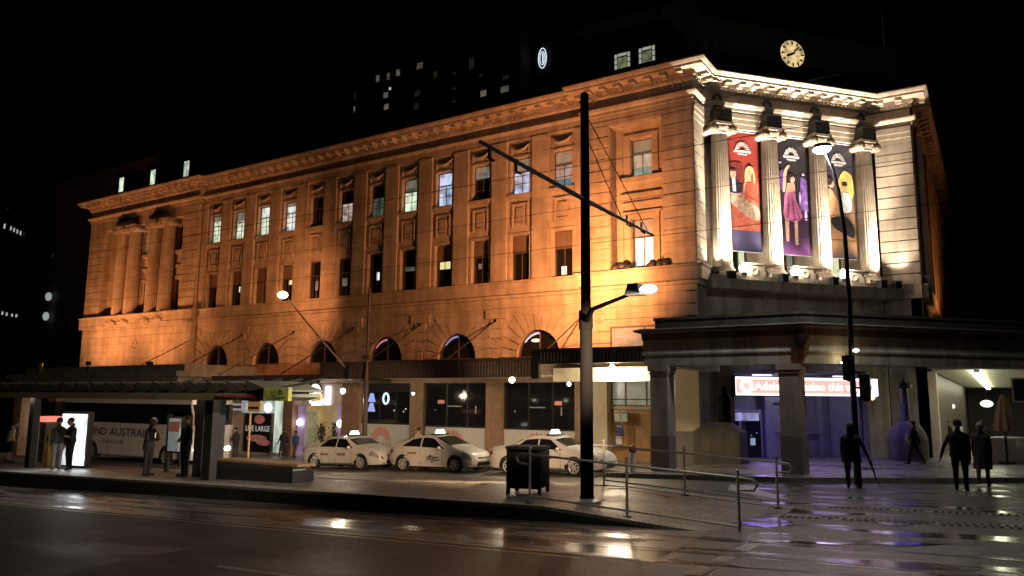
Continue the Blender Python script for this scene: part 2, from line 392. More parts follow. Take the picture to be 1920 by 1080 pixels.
# --- windows
def window(fr, cx, w, z0, z1, d, upper=None, lower=None, name='window', bars=True, transom=.62):
    f = MB(fr); b = .055
    f.box(cx-w/2, cx-w/2+b, d, d+.07, z0, z1).box(cx+w/2-b, cx+w/2, d, d+.07, z0, z1).box(cx-w/2+b, cx+w/2-b, d, d+.07, z0, z0+b).box(cx-w/2+b, cx+w/2-b, d, d+.07, z1-b, z1)
    zt = z0+(z1-z0)*transom
    f.box(cx-w/2+b, cx+w/2-b, d-.01, d+.06, zt-.03, zt+.03)
    if bars: f.box(cx-.018, cx+.018, d+.01, d+.055, z0+b, zt-.03)
    if bars == 2:
        zq = z0+(zt-z0)*.5; f.box(cx-w/2+b, cx-.018, d+.012, d+.053, zq-.015, zq+.015); f.box(cx+.018, cx+w/2-b, d+.012, d+.053, zq-.015, zq+.015)
    o = f.build(name, FRAMEW, ST)
    MB(fr).box(cx-w/2+b, cx+w/2-b, d+.04, d+.05, zt+.03, z1-b).build('pane', upper or GLASS, o)
    MB(fr).box(cx-w/2+b, cx+w/2-b, d+.04, d+.05, z0+b, zt-.03).build('pane', lower or GLASS, o)
    return o
UP = [(L_GREEN, L_GREEN), (L_WHITE, L_GREEN), (L_WHITE, L_GREEN), (L_WHITE, L_WHITE), (None, None), (None, L_PINK), (None, L_DIM), (L_DIM, L_GREEN), (L_BLUE, L_BLUE), (L_BLUEG, None), (L_BLUEG, L_BLUE), (L_DIM, L_BLUEG)]
LO = [(BLIND, None, 0), (BLIND, None, L_WHITE), (BLIND, BLIND, 0), (BLIND, None, L_YEL), (None, None, L_BLUEG), (None, None, L_DIM), (None, None, L_WHITE), (None, None, L_DIM), (BLIND, None, L_YEL), (BLIND, None, L_DIM), (BLIND, None, 0), (BLIND, None, L_WHITE)]
SPOTS = {1: (.1, .36, .9, 1.28), 3: (-.05, .4, 1.05, 1.35), 4: (-.1, .1, .5, 1.1), 5: (-.3, .1, .6, 1.1), 6: (-.05, .18, .75, 1.25), 7: (-.35, .35, 1.1, 1.35), 8: (-.36, .36, 1.0, 1.42), 9: (-.25, .0, .8, 1.1), 11: (-.2, .1, .06, .5)}
for i, b in enumerate(BAYX):
    mbs = MB(FRF); mbp = MB(FRF); mbw = MB(FRF)
    window(FRF, b, WW_, ZS['u0'], ZS['u1'], .18, *UP[i], bars=2)
    o = window(FRF, b, WW_, ZS['l0'], ZS['l1'], .18, LO[i][0], LO[i][1])
    if i in (0, 1, 3, 7, 9, 10, 11):                     # blinds drawn part of the way
        hb_ = (.35, .6, .25, .45, .3, .7, .5)[(0, 1, 3, 7, 9, 10, 11).index(i)]; u_ = [c_ for c_ in ST.children if c_.name.startswith('window') and 'surround' not in c_.name][-2]
        MB(FRF).box(b-.48, b+.48, .205, .215, ZS['u1']-.06-hb_, ZS['u1']-.06).build('blind', lit('lit_blind', (.5, .5, .36), .3, (2, 2, .6)), u_)
    if LO[i][2]:
        x0, x1, z0, z1 = SPOTS[i]; MB(FRF).box(b+x0, b+x1, .208, .218, ZS['l0']+.06+z0*.98, ZS['l0']+.06+z1*.98).build('lit_room_glimpse', LO[i][2], o)
    mbs.box(b-.72, b+.72, -.16, 0, 12.84, 13.0).box(b-.66, b+.66, -.1, 0, 12.74, 12.84)
    for z0, z1 in ((10.78, 10.92), (15.0, 15.12)): mbs.box(b-.72, b+.72, -.06, 0, z0, z1)
    for s in (-1, 1):
        for z0, z1 in ((8.4, 10.78), (13.0, 15.0)): mbs.box(b+s*.64-.075, b+s*.64+.075, -.055, 0, z0, z1)
    # sunk panel with a raised field
    for x0, x1, z0, z1 in ((-.5, .5, 12.42, 12.5), (-.5, -.42, 11.25, 12.42), (.42, .5, 11.25, 12.42), (-.27, .27, 11.38, 11.45)): mbp.box(b+x0, b+x1, -.1, 0, z0, z1)
    mbp.box(b-.25, b+.25, -.08, 0, 11.5, 12.25)
    # swag of cloth over the upper window
    mbw.tube([(b-.52, -.08, 15.68), (b-.3, -.12, 15.44), (b, -.13, 15.36), (b+.3, -.12, 15.44), (b+.52, -.08, 15.62)], [.05, .08, .1, .08, .05], 8)
    mbw.box(b-.6, b-.5, -.1, 0, 15.2, 15.68).box(b+.5, b+.6, -.1, 0, 15.2, 15.68)
    mbs.build('window_surround', STONE, ST); mbp.build('spandrel_panel', STONE, ST); mbw.build('swag', STONE, ST, smooth=True)
L_AP = [None, None, None, lit('pink_neon', (1, .25, .45), .6), lit('blue_neon', (.3, .4, 1), .5), lit('white_neon', (.7, .7, 1), .8)]
for i, c in enumerate(ARCX):
    f = MB(FRF); pts = arch_pts(c, ARW, ASP, ART)
    inn = arch_pts(c, ARW-.09, ASP, ART-.09)
    for k in range(len(pts)-1): f.prism([inn[k], pts[k], pts[k+1], inn[k+1]], .14, .24)
    f.box(c-ARW, c+ARW, .14, .24, 4.35, 4.43).box(c-.03, c+.03, .15, .23, 4.43, ART-.1)
    o = f.build('arched_window', FRAMEW, ST)
    MB(FRF).prism(arch_pts(c, ARW-.05, ASP, ART-.05), .19, .2).build('pane', GLASS, o)
    if L_AP[i]:
        m = MB(FRF); q = arch_pts(c, ARW-.1, ASP, ART-.1); q2 = arch_pts(c, ARW-.16, ASP, ART-.2)
        for k in range(7, 11): m.prism([q2[k], q[k], q[k+1], q2[k+1]], .17, .18)
        m.build('neon_glimpse', L_AP[i], o)
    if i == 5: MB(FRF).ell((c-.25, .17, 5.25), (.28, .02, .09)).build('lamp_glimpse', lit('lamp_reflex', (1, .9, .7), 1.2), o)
# --- end pavilions: rusticated piers
def courses(mb, fr, s0, s1, z0, z1, d0=-.05, d1=.3, h=.56, gap=.055):
    mb.fr = fr; z = z0
    while z < z1-.05: mb.box(s0, s1, d0, d1, z, min(z+h-gap, z1)); z += h
FRP = Frame((0, 32.6, 0)); FRA = Frame((A2[0], A2[1], 0), math.pi/2); FRC = Frame((C2[0], C2[1], 0)); FRE = Frame((D2[0], D2[1], 0), math.pi/2)
mb = MB(FRP)
mb.box(-61.2, -59.2, .02, .9, -3, 16.2).box(-48.9, -47.22, .02, .9, -3, 16.2).box(-59.2, -48.9, .02, .9, -3, 7.6).box(-59.2, -48.9, .02, .9, 15.3, 16.2)
for cx in (-57.6, -53.8, -50.0):
    pass
wx = [-57.6, -53.8, -49.95]
e = [-59.2]
for c in wx: e += [c-.5, c+.5]
e.append(-48.9)
for i in range(0, len(e), 2): mb.box(e[i], e[i+1], .6, .95, 7.6, 15.3)
for c in wx:
    for z0, z1 in ((7.6, 8.2), (10.8, 12.9), (14.9, 15.3)): mb.box(c-.5, c+.5, .6, .95, z0, z1)
    mb.box(c-.8, c+.8, .4, .6, 12.7, 12.95).box(c-.8, c+.8, .48, .6, 11.7, 11.9).box(c-.75, c+.75, .52, .6, 10.85, 11.05)
mb.build('west_pavilion_wall', STONE, ST)
mb = MB(); courses(mb, FRP, -61.25, -59.16, 7.62, 16.0); courses(mb, FRP, -48.9, -47.2, 7.62, 16.0)
courses(mb, FRP, -61.2, -47.2, .6, 7.45, -.04, .02); courses(mb, Frame((-47.2, 32.6, 0), math.pi/2), 0.0, .4, 7.62, 16.0, -.03, .02)
mb.build('west_pavilion_courses', STONE, ST)
for c, u in zip(wx, ((None, None), (L_GREEN, L_GREEN), (None, None))):
    window(FRP, c, 1.0, 12.95, 14.9, .8, *u); window(FRP, c, 1.0, 8.2, 10.8, .8, BLIND, None)
mb = MB(FRP); mb.box(-61.2, -47.2, -.35, 0.6, 7.42, 7.62).build('column_plinth', STONE, ST)
def column(fr, s, d, r, z0, z1, cap=True):
    h = z1-z0
    pr = [(r*.98, z0+.45)]
    for k in range(1, 9): t = k/8; pr.append((r*(.98-.15*t*t), z0+.45+(h-1.0)*t))
    o = MB(fr).lathe(s, d, pr, 48, flute=.07).build('column', STONE, ST)
    MB(fr).box(s-r*1.25, s+r*1.25, d-r*1.25, d+r*1.25, z0, z0+.18).lathe(s, d, [(r*1.22, z0+.18), (r*1.26, z0+.25), (r*1.2, z0+.32), (r*1.05, z0+.35), (r*1.1, z0+.4), (r, z0+.46)], 32).build('column_base', STONE, o, smooth=True)
    zc = z1-.55; m = MB(fr); rt = r*.86
    m.lathe(s, d, [(rt, zc), (rt*1.06, zc+.04), (rt*1.02, zc+.08), (rt*1.18, zc+.22), (rt*1.2, zc+.3)], 32)
    m.box(s-r*1.18, s+r*1.18, d-r*1.12, d+r*1.12, zc+.42, zc+.55)
    for sx in (-1, 1):                                                                      # volutes
        cx = s+sx*r*1.08
        m.lathe(cx, zc+.2, [(.0, d-r*1.08), (.2, d-r*1.08), (.235, d-r*1.02), (.2, d-r*.9), (.17, d), (.2, d+r*.9), (.235, d+r*1.02), (0.0, d+r*1.05)], 20, ax='y')
        m.lathe(cx, zc+.2, [(.09, d-r*1.14), (.1, d-r*1.08), (.05, d-r*1.05)], 12, ax='y')
    m.box(s-r*1.08, s+r*1.08, d-r*1.0, d+r*1.0, zc+.3, zc+.42)
    m.build('capital', STONE, o, smooth=True)
    return o
for s in (-56.7, -55.15, -52.4, -50.85): column(FRP, s, .15, .52, 7.62, 15.3)
for s in (-55.9, -51.6):
    mb = MB(FRP); mb.box(s-1.0, s+1.0, -.38, -.08, 15.45, 15.7); [mb.tube([(s-1.0+.25*k, -.42, 15.6), (s-.9+.25*k, -.45, 15.38), (s-.78+.25*k, -.42, 15.6)], .05, 6) for k in range(8)]
    mb.build('garland', BRONZE, ST)
# --- east pavilion of the long front
mb = MB(FRP); zb0, zb1 = 8.45, 15.55
mb.box(-16.35, -15.05, .02, .95, 4.37, 16.1).box(-12.4, -10.92, .02, .95, 4.37, 16.1).box(-15.05, -12.4, .02, .95, 4.37, zb0).box(-15.05, -12.4, .02, .95, zb1, 16.1)
FRR = Frame((0, 32.9, 0)); mb.fr = FRR
cx = -13.72; hw = .53
WE = dict(l0=8.6, l1=10.95, u0=13.1, u1=14.95)
mb.box(-15.05, cx-hw, .45, .8, zb0, zb1).box(cx+hw, -12.4, .45, .8, zb0, zb1)
for z0, z1 in ((zb0, WE['l0']), (WE['l1'], WE['u0']), (WE['u1'], zb1)): mb.box(cx-hw, cx+hw, .45, .8, z0, z1)
mb.box(-14.85, -12.6, .2, .45, 12.75, 13.0).box(-14.8, -12.65, .28, .45, 12.0, 12.2).box(-14.8, -12.65, .34, .45, 11.7, 11.78).box(-14.75, -12.7, .3, .45, 11.2, 11.3)
for z0, z1 in ((8.6, 11.0), (13.0, 15.0)):
    for s in (-1, 1): mb.box(cx+s*.72-.16, cx+s*.72+.16, .36, .45, z0, z1)
    mb.box(cx-.9, cx+.9, .34, .45, z1, z1+.18)
for s in (-1, 1): mb.box(cx+s*1.1-.12, cx+s*1.1+.12, .4, .45, 8.6, 15.4)
mb.fr = FRP; mb.box(-15.0, -12.45, -.12, .02, 7.9, 8.35)
mb.build('east_pavilion_wall', STONE, ST)
mb = MB()
for a, b in ((-16.35, -15.08), (-12.38, -10.87)): courses(mb, FRP, a, b, 8.38, 16.0, -.04, .02)
courses(mb, FRP, -16.35, -10.87, 4.38, 7.45, -.04, .02); courses(mb, FRA, 0, 1.36, 8.05, 15.2, -.05, .3)
courses(mb, FRP, -15.08, -12.38, 15.6, 16.0, -.04, .02)
mb.build('east_pavilion_courses', STONE, ST)
L_HALF = lit('half_lit_green', (.75, .8, .6), .5, (.9, 1, .5)); L_BRT = lit('bright_lit_pane', (.95, .95, .86), 1.5, (1.4, 1, .5))
fo = MB(FRP).box(-15.1, -11.9, -.1, -.045, 4.4, 4.46).box(-15.1, -11.9, -.1, -.045, 5.62, 5.7).box(-15.1, -15.02, -.1, -.045, 4.46, 5.62).box(-13.4, -13.34, -.1, -.045, 4.46, 5.62).build('fanlight_window', FRAMEW, ST)
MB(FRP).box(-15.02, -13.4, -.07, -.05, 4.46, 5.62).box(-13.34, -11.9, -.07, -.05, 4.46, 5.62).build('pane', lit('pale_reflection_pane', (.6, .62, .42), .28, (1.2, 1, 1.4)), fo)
window(FRR, cx, 1.05, WE['u0'], WE['u1'], .6, L_DIM, L_HALF); window(FRR, cx, 1.05, WE['l0'], WE['l1'], .6, L_DIM, L_BRT)
mb = MB(FRP)
for k in range(7): x = -14.9+.36*k; (mb.ell((x, .1, 8.5+.08*math.sin(k*2.1)), (.24, .2, .2), 8, 6) if k not in (3, 4) else None)
for x in (-12.9, -12.55, -12.25): mb.ell((x, -.1, 8.5), (.2, .2, .24), 8, 6)
mb.tube([(-12.2, -.2, 8.5), (-12.15, -.25, 8.1), (-12.2, -.22, 7.6)], [.1, .08, .03], 6)
mb.build('lead_flashing', DARK, ST, smooth=True)
for x, z, d in ((-16.1, 16.88, -.08), (-11.5, 16.88, -.08), (-13.72, 8.12, -.16)): MB(FRP).tube([(x+.26*math.cos(t*.5236), d, z+.26*math.sin(t*.5236)) for t in range(13)], .06, 6).build('wreath_carving', STONE, ST, smooth=True)
mb = MB(FRP)
x = -15.65; mb.tube([(x+.28*math.cos(t*.5236), -.06, 6.25+.28*math.sin(t*.5236)) for t in range(13)], .05, 6); mb.tube([(x+.12*math.cos(t*.5236), -.06, 6.25+.12*math.sin(t*.5236)) for t in range(13)], .04, 6)
mb.build('wreath_carving', STONE, ST, smooth=True); mb = MB(FRP)
x = -53.9; mb.tube([(x+.3*math.cos(t*.5236), -.06, 6.1+.34*math.sin(t*.5236)) for t in range(13)], .06, 6)
mb.build('wreath_carving', STONE, ST, smooth=True)
# --- corner bay with four columns
mb = MB(FRD)
mb.box(0, LD, 0, .6, 15.3, 15.55).box(-.02, LD, -.04, .62, 15.55, 15.8).box(-.03, LD, -.08, .62, 15.8, 16.05)
mb.build('corner_architrave', STONE, ST)
COLS = (.84, 3.62, 6.4, 9.2)
for s in COLS: MB(FRD).box(s-.42, s+.42, -.6, -.08, 15.38, 15.98).build('entablature_block', BRONZE, ST)
for s in COLS:
    mb = MB(FRD)
    mb.tube([(s+.21*math.cos(t*.5236), -.08, 16.68+.21*math.sin(t*.5236)) for t in range(13)], .07, 6)
    for k in (-.26, .0, .26): mb.box(s+k-.1, s+k+.1, -.63, -.3, 15.98, 16.03)
    mb.build('corner_wreath', BRONZE, ST, smooth=True)
for s in COLS: column(FRD, s, -.1, .45, 7.98, 15.36)
mb = MB(FRD); mb.box(-.3, LD+.3, -1.0, 1.2, 7.3, 7.75).box(-.15, LD+.15, -.75, 1.2, 7.75, 7.98).build('corner_plinth', STONE_D, ST)
# wall inside the loggia and tall windows behind the banners
mb = MB(FRD); mb.box(0, .25, .3, 1.4, 7.98, 15.3).box(LD-.25, LD, .3, 1.4, 7.98, 15.3)
for s in COLS: mb.box(s-.62, s+.62, 1.0, 1.5, 7.98, 15.3)
mb.box(0, LD, 1.0, 1.5, 14.9, 15.3).build('loggia_wall', STONE, ST)
CURT = lit('lit_curtain', (.62, .5, .22), .45, (2.2, 2.2, .3)); GREENISH = lit('lit_green_room', (.75, .85, .5), .75)
for i in range(3):
    s0, s1 = COLS[i]+.62, COLS[i+1]-.62; cxm = (s0+s1)/2; w = s1-s0
    f = MB(FRD); f.box(s0, s0+.07, 1.2, 1.3, 7.98, 14.9).box(s1-.07, s1, 1.2, 1.3, 7.98, 14.9).box(s0+.07, s1-.07, 1.2, 1.3, 14.8, 14.9)
    f.box(s0+w*.36, s0+w*.36+.06, 1.2, 1.3, 7.98, 14.8).box(s0+w*.66, s0+w*.66+.06, 1.2, 1.3, 7.98, 14.8)
    o = f.build('loggia_window', FRAMEW, ST)
    MB(FRD).box(s0+.07, s1-.07, 1.26, 1.28, 7.98, 14.8).build('pane', GLASS, o)
    MB(FRD).box(s0+.1, s0+w*.34, 1.23, 1.25, 8.1, 9.6).build('curtain', CURT, o)
    MB(FRD).box(s0+w*.7, s1-.12, 1.23, 1.25, 8.1, 9.7).build('lit_room_glimpse', GREENISH if i != 1 else L_DIM, o)
# dark balustrade panels with scrolled tops between the column bases
for i in range(3):
    s0, s1 = COLS[i]+.75, COLS[i+1]-.75
    mb = MB(FRD); n = 10
    top = [(s0+(s1-s0)*k/n, 8.25+.28*math.sin(math.pi*k/n)**.6) for k in range(n+1)]
    mb.prism([(s0, 7.98), (s1, 7.98)] + top[::-1], -.5, -.3)
    mb.tube([((s0+s1)/2+.16*math.cos(t*.5236), -.53, 8.25+.16*math.sin(t*.5236)) for t in range(13)], .05, 6)
    mb.box(s0-.1, s1+.25, -.62, -.28, 8.56, 8.62).build('balustrade_panel', STONE_D, ST)
# east cheek, side wall and what stands under the ledge
mb = MB(); courses(mb, FRC, 0, 1.68, 8.02, 15.2, -.05, .4); courses(mb, FRE, 0, 33, 8.02, 15.9, -.05, .4)
mb.fr = FRC
for z0, z1, d in ((15.22, 15.5, -.06), (15.5, 15.75, -.1), (15.75, 16.05, -.14)): mb.box(0.02, 1.68, d, .4, z0, z1)
mb.fr = FRA
for z0, z1, d in ((15.22, 15.5, -.06), (15.5, 15.75, -.1), (15.75, 16.05, -.14)): mb.box(-.0, 1.34, d, .3, z0, z1)
mb.fr = FRC; mb.box(.0, 1.7, -.3, .4, 7.3, 8.0); mb.fr = FRE; mb.box(.0, 33, -.3, .4, 7.3, 8.0)
mb.fr = FRE
for k in range(9): s = 1.8+3.4*k; mb.box(s-.5, s+.5, -.35, 0, 8.0, 15.9)
mb.build('corner_courses', STONE, ST)
mb = MB(FRD); mb.box(-.02, 1.3, .05, .5, -2, 7.3).box(LD-1.3, LD, .05, .5, -2, 7.3).box(1.3, LD-1.3, .05, .5, 3.75, 7.3)
mb.fr = FRA; mb.box(0.02, 1.36, .02, .5, -2, 8.1); mb.fr = FRC; mb.box(0, 1.68, .02, .5, -2, 7.3); mb.build('corner_base_wall', STONE_D, ST)
MB(FRE).box(0.02, 33, .02, .5, -2, 7.3).build('side_base_wall', STONE_SHADE, ST)
# --- attic with lettering and the clock
MB().slab([(-18.3, 36), (-12.1, 36), (-12.1, 52), (-18.3, 52)], 17.6, 22.7).build('attic_block', STONE_SHADE, ST)
MB().slab([(-18.6, 35.7), (-11.8, 35.7), (-11.8, 52), (-18.6, 52)], 22.7, 23.0).build('attic_cornice', STONE_SHADE, ST)
fw = Frame((0, 36, 0))
for x, z in ((-15.78, 20.5), (-14.36, 20.5)):
    o = MB(fw).box(x-.5, x+.5, -.08, .02, z-.48, z+.48).build('attic_window', BLACK, ST)
    m = MB(fw)
    for dx in (-.38, .38):
        for k in range(3): m.box(x+dx-.07, x+dx+.07, -.1, -.085, z-.43+.3*k, z-.19+.3*k)
    m.box(x-.26, x+.26, -.1, -.085, z+.27, z+.42)
    m.build('pane', lit('attic_pane', (.85, .85, .72), .38), o)
    MB(fw).box(x-.26, x+.26, -.1, -.085, z-.43, z+.18).build('pane', lit('attic_lower_pane', (.7, .72, .4), .3, (1, 1, 1)), o)
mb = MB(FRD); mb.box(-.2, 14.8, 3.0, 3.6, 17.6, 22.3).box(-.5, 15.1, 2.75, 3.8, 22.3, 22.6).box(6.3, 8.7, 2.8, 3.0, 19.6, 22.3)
mb.build('attic_parapet', STONE_SHADE, ST)
text('lettering', 'RAILWAY', 1.05, FRD, 1.5, 2.99, 20.5, BLACK, ST, .08, width=4.6)
text('lettering', 'STATION', 1.05, FRD, 8.9, 2.99, 20.35, BLACK, ST, .08, width=4.8)
CS, CZ, CR = 7.36, 21.12, .78
CLK = MB(FRD).lathe(CS, CZ, [(CR*.2, 2.62), (CR*1.02, 2.62), (CR*1.12, 2.66), (CR*1.12, 2.8), (CR*.2, 2.82)], 40, ax='y').build('clock', BRONZE, ST)
MB(FRD).lathe(CS, CZ, [(CR*.1, 2.6), (CR*.98, 2.6), (CR*.98, 2.615), (CR*.1, 2.617)], 40, ax='y').build('clock_face', mat('lit_clock_dial', (.8, .7, .45), emit=1.0, ecol=(.95, .7, .32), glow=(1.6, 1.6, 1.6)), CLK)
m = MB(FRD)
for k in range(12):
    t = math.radians(30*k); u = (math.sin(t), math.cos(t)); v = (u[1], -u[0]); q = []
    for a, b in ((.68, -.055), (.68, .055), (.93, .055), (.93, -.055)): q.append((CS+CR*(u[0]*a+v[0]*b), CZ+CR*(u[1]*a+v[1]*b)))
    m.prism(q, 2.585, 2.6)
m.build('numerals', BLACK, CLK)
def hand(deg, ln, wd):
    t = math.radians(deg); u = (math.sin(t), math.cos(t)); v = (u[1], -u[0]); q = []
    for a, b in ((-.18, -wd), (-.18, wd), (ln*.75, wd*1.2), (ln, 0), (ln*.75, -wd*1.2)): q.append((CS+CR*(u[0]*a+v[0]*b), CZ+CR*(u[1]*a+v[1]*b)))
    MB(FRD).prism(q, 2.56, 2.58).build('hand', BLACK, CLK)
hand(42, .9, .045); hand(246, .62, .075)
MB(FRD).lathe(14.2, 3.2, [(.06, 22.6), (.05, 25.2), (.01, 25.4)], 8).build('roof_finial', STONE_D, ST)
# attic dormers lit over the west end
for px, py in ((230, 347), (289, 333), (352, 317)):
    p = at_y(px, py, 34.4); MB().box(p[0]-1.1, p[0]+1.1, 34.4, 38, 17.6, p[2]+1.3).build('dormer', STONE_SHADE, ST)
    o = MB().box(p[0]-.42, p[0]+.42, 34.3, 34.42, p[2]-.7, p[2]+.7).build('dormer_window', BLACK, ST)
    MB().box(p[0]-.3, p[0]+.3, 34.27, 34.29, p[2]-.6, p[2]+.6).build('pane', L_GREEN, o)
# ================================================================== ground
def sheet(name, poly, k, m, parent=None, kind='structure', h=G):
    o0 = off(parent) if parent else Vector((0, 0, 0))
    me = bpy.data.meshes.new(name); me.from_pydata([(x-o0[0], y-o0[1], h(x, y)+k-o0[2]) for x, y in poly], [], [tuple(range(len(poly)))]); me.materials.append(m)
    bm = bmesh.new(); bm.from_mesh(me); bmesh.ops.recalc_face_normals(bm, faces=bm.faces[:])
    for f in bm.faces:
        if f.normal.z < 0: f.normal_flip()
    bm.to_mesh(me); bm.free()
    o = bpy.data.objects.new(name, me); C.objects.link(o)
    if parent: o.parent = parent
    elif kind: o['kind'] = kind
    return o
ASPH = ground_mat('wet_asphalt', (.045, .045, .047), .55, .3, (.16, .5, 1), (.5, .72), .5, 70)
ASPH_OLD = ground_mat('worn_asphalt', (.075, .066, .058), .55, .3, (.2, .5, 1), (.5, .75), .7, 45)
CONC = ground_mat('wet_concrete', (.12, .12, .115), .48, .2, (.16, .9, 1), (.46, .56), .3, 40)
PAVER = ground_mat('wet_pavers', (.15, .135, .12), .45, .1, (.3, .6, 1), (.5, .62), .3, 30, joints=(.6, .3))
XPAVE = ground_mat('crossing_pavers', (.075, .07, .064), .52, .15, (.3, 1.1, 1), (.5, .6), .35, 30, joints=(.4, .2))
PLATM = ground_mat('platform_paving', (.21, .195, .17), .5, .25, (.5, .8, 1), (.52, .7), .2, 25, joints=(.5, .5))
KERB = ground_mat('kerb_stone', (.26, .25, .22), .6, .35, (.5, .8, 1), (.5, .7), .2, 30)
KDARK = mat('dark_kerb_face', (.035, .035, .033), rough=.6, bump=.3, bscale=14)
PAINTW = mat('worn_white_line', (.42, .42, .38), rough=.45, var=.35, scale=9)
PAINTY = mat('worn_yellow_line', (.42, .36, .12), rough=.4, var=.35, scale=9)
RAILM = mat('rail_steel', (.4, .4, .38), rough=.25, metal=1)
road = sheet('road', [(-220, -30), (40, -30), (40, 170), (-220, 170)], 0, ASPH)
sheet('asphalt_patch', [(-11.9, 9.2), (-10.6, 7.6), (-10.0, 3.0), (2, 3.0), (-2, 8.6), (-4.5, 9.75), (-14, 9.75)], .004, ASPH_OLD, road)
sheet('tram_track', [(-90, 9.86), (-4.0, 9.86), (-4.25, 13.0), (-90, 13.0)], .004, CONC, road)
sheet('far_tram_track', [(-90, 16.0), (-10, 16.0), (-8.4, 17.6), (-4.4, 17.3), (-4.5, 20.2), (-90, 20.2)], .004, ASPH_OLD, road)
sheet('taxi_lane', [(-90, 21.3), (-5, 21.3), (-5.8, 24.6), (-12.9, 24.6), (-14.2, 26.6), (-90, 26.6)], .004, ASPH_OLD, road)
sheet('edge_line', [(-90, 9.62), (-5.0, 9.62), (-5.0, 9.72), (-90, 9.72)], .008, PAINTY, road)
sheet('edge_line', [(-90, 9.86), (-4.2, 9.86), (-4.2, 9.98), (-90, 9.98)], .009, PAINTW, road)
sheet('lane_line', [(-40, 21.1), (-9.5, 21.1), (-9.5, 21.22), (-40, 21.22)], .008, PAINTW, road)
sheet('lane_line', [(-8.9, 6.72), (-7.2, 6.72), (-7.2, 6.84), (-8.9, 6.84)], .008, PAINTW, road)
for k in range(4): sheet('crossing_dash', [(-3.36, 8.2+1.05*k), (-3.14, 8.2+1.05*k), (-3.14, 8.8+1.05*k), (-3.36, 8.8+1.05*k)], .009, PAINTW, road)
for a in (10.75, 12.2): 
    for d in (0, .1): sheet('tram_rail', [(-90, a+d), (9, a+d), (9, a+d+.05), (-90, a+d+.05)], .012, RAILM if d == 0 else KDARK, road)
sheet('crossing', [(-4.0, 9.9), (9, 11.5), (9, 32), (.5, 27.2), (-1.2, 26.4), (-5.3, 24.55), (-7, 24.5), (-4.5, 17.8), (-4.2, 13)], .006, XPAVE)
sheet('crossing_edge', [(-6.4, 21.3), (-4.7, 19.4), (-4.3, 19.4), (-5.6, 21.6), (-6.2, 23.2), (-6.9, 23.2)], .01, PAINTW, road)
for k, (a, b, c) in enumerate(((15.72, -3.9, 5.5), (17.87, -3.4, 6))): sheet('track_bed', [(b, a+.02*b), (c, a+.02*c), (c, a+.02*c+.5-.23*k), (b, a+.02*b+.5-.23*k)], .011, KERB, road)
mb = MB()
for Y, x0, x1 in ((15.75, -3.7, 5.5), (15.98, -3.0, 5.5), (17.9, -3.2, 6)):
    x = x0
    while x < x1:
        if random.random() > .06: mb.box(x, x+.06, Y+.02*x, Y+.2+.02*x, G(x, Y)+.0, G(x, Y)+.026)
        x += .125
mb.build('track_grille', KDARK, road)
WATER = ground_mat('standing_water', (.04, .038, .036), .42, .07, (.7, 2.6, 1), (.44, .56), .3, 9)
def puddle(pts, seed):
    r_ = random.Random(seed); q = [on_g(a, b) for a, b in pts]; out = []
    for a, b in zip(q, q[1:]+q[:1]):
        for k in range(5): t = k/5; p = a*(1-t)+b*t; out.append((p[0]+r_.uniform(-.09, .09), p[1]+r_.uniform(-.12, .12)))
    sheet('puddle', out, .014, WATER, road)
puddle([(1388, 984), (1400, 962), (1450, 953), (1478, 958), (1440, 968), (1470, 978), (1510, 984), (1440, 990)], 1)
puddle([(1388, 1016), (1400, 1002), (1480, 1000), (1560, 1012), (1640, 1018), (1560, 1024), (1470, 1018)], 2)
puddle([(1635, 981), (1660, 972), (1710, 974), (1740, 980), (1680, 988)], 3)
puddle([(1560, 1014), (1640, 1006), (1720, 1010), (1790, 1020), (1690, 1026)], 4)
# pavement with its kerb
kline = [(-220, 26.9), (-14.2, 26.9), (-13.2, 26.2), (-12.6, 25.2), (-11.6, 24.85), (-5.6, 24.85), (-1.2, 26.6), (2, 28.4), (9, 33), (40, 50)]
pav = sheet('pavement', [(x, y+.16) for x, y in kline] + [(40, 120), (-220, 120)], .15, PAVER)
mb = MB()
for (a, b), (c, d) in zip(kline, kline[1:]):
    L = math.hypot(c-a, d-b); nx, ny = -(d-b)/L*.17, (c-a)/L*.17
    mb.slab([(a, b), (c, d), (c+nx, d+ny), (a+nx, b+ny)], lambda x, y: G(x, y)-.2, lambda x, y: G(x, y)+.156)
kb = mb.build('kerb', KERB); tag(kb, kind='structure')
# tram platform with a dark face and a pale edging stone
stx = [-90, -60, -45, -35, -30, -26, -22, -18, -15, -12, -10, -8.4, -7.5, -6.3, -5, -3.75]
def yb(x): return 15.95 if x < -14 else (15.95+(x+14)/5.0*1.35 if x < -9 else 17.3)
def plat_strip(name, f0, f1, dz, m, z0=None, parent=None):
    mb = MB()
    for a, b in zip(stx, stx[1:]):
        q = [(a, f0(a)), (b, f0(b)), (b, f1(b)), (a, f1(a))]; mb.slab(q, lambda x, y: G(x, y)-.3, lambda x, y: PLAT(x)+dz)
    return mb.build(name, m, parent)
plat = plat_strip('tram_platform', lambda x: 13.02, yb, 0, PLATM); tag(plat, kind='structure')
plat_strip('edging_stone', lambda x: 13.0, lambda x: 13.42, .012, KERB, parent=plat)
plat_strip('edging_stone', lambda x: yb(x)-.3, lambda x: yb(x)+.02, .012, KERB, parent=plat)
plat_strip('platform_face', lambda x: 12.97, lambda x: 13.0, -.05, KDARK, parent=plat)
mb = MB(); mb.box(-7.6, -6.9, 13.9, 14.5, .29, .297).build('access_cover', mat('cover_plate', (.32, .33, .31), rough=.4), plat)
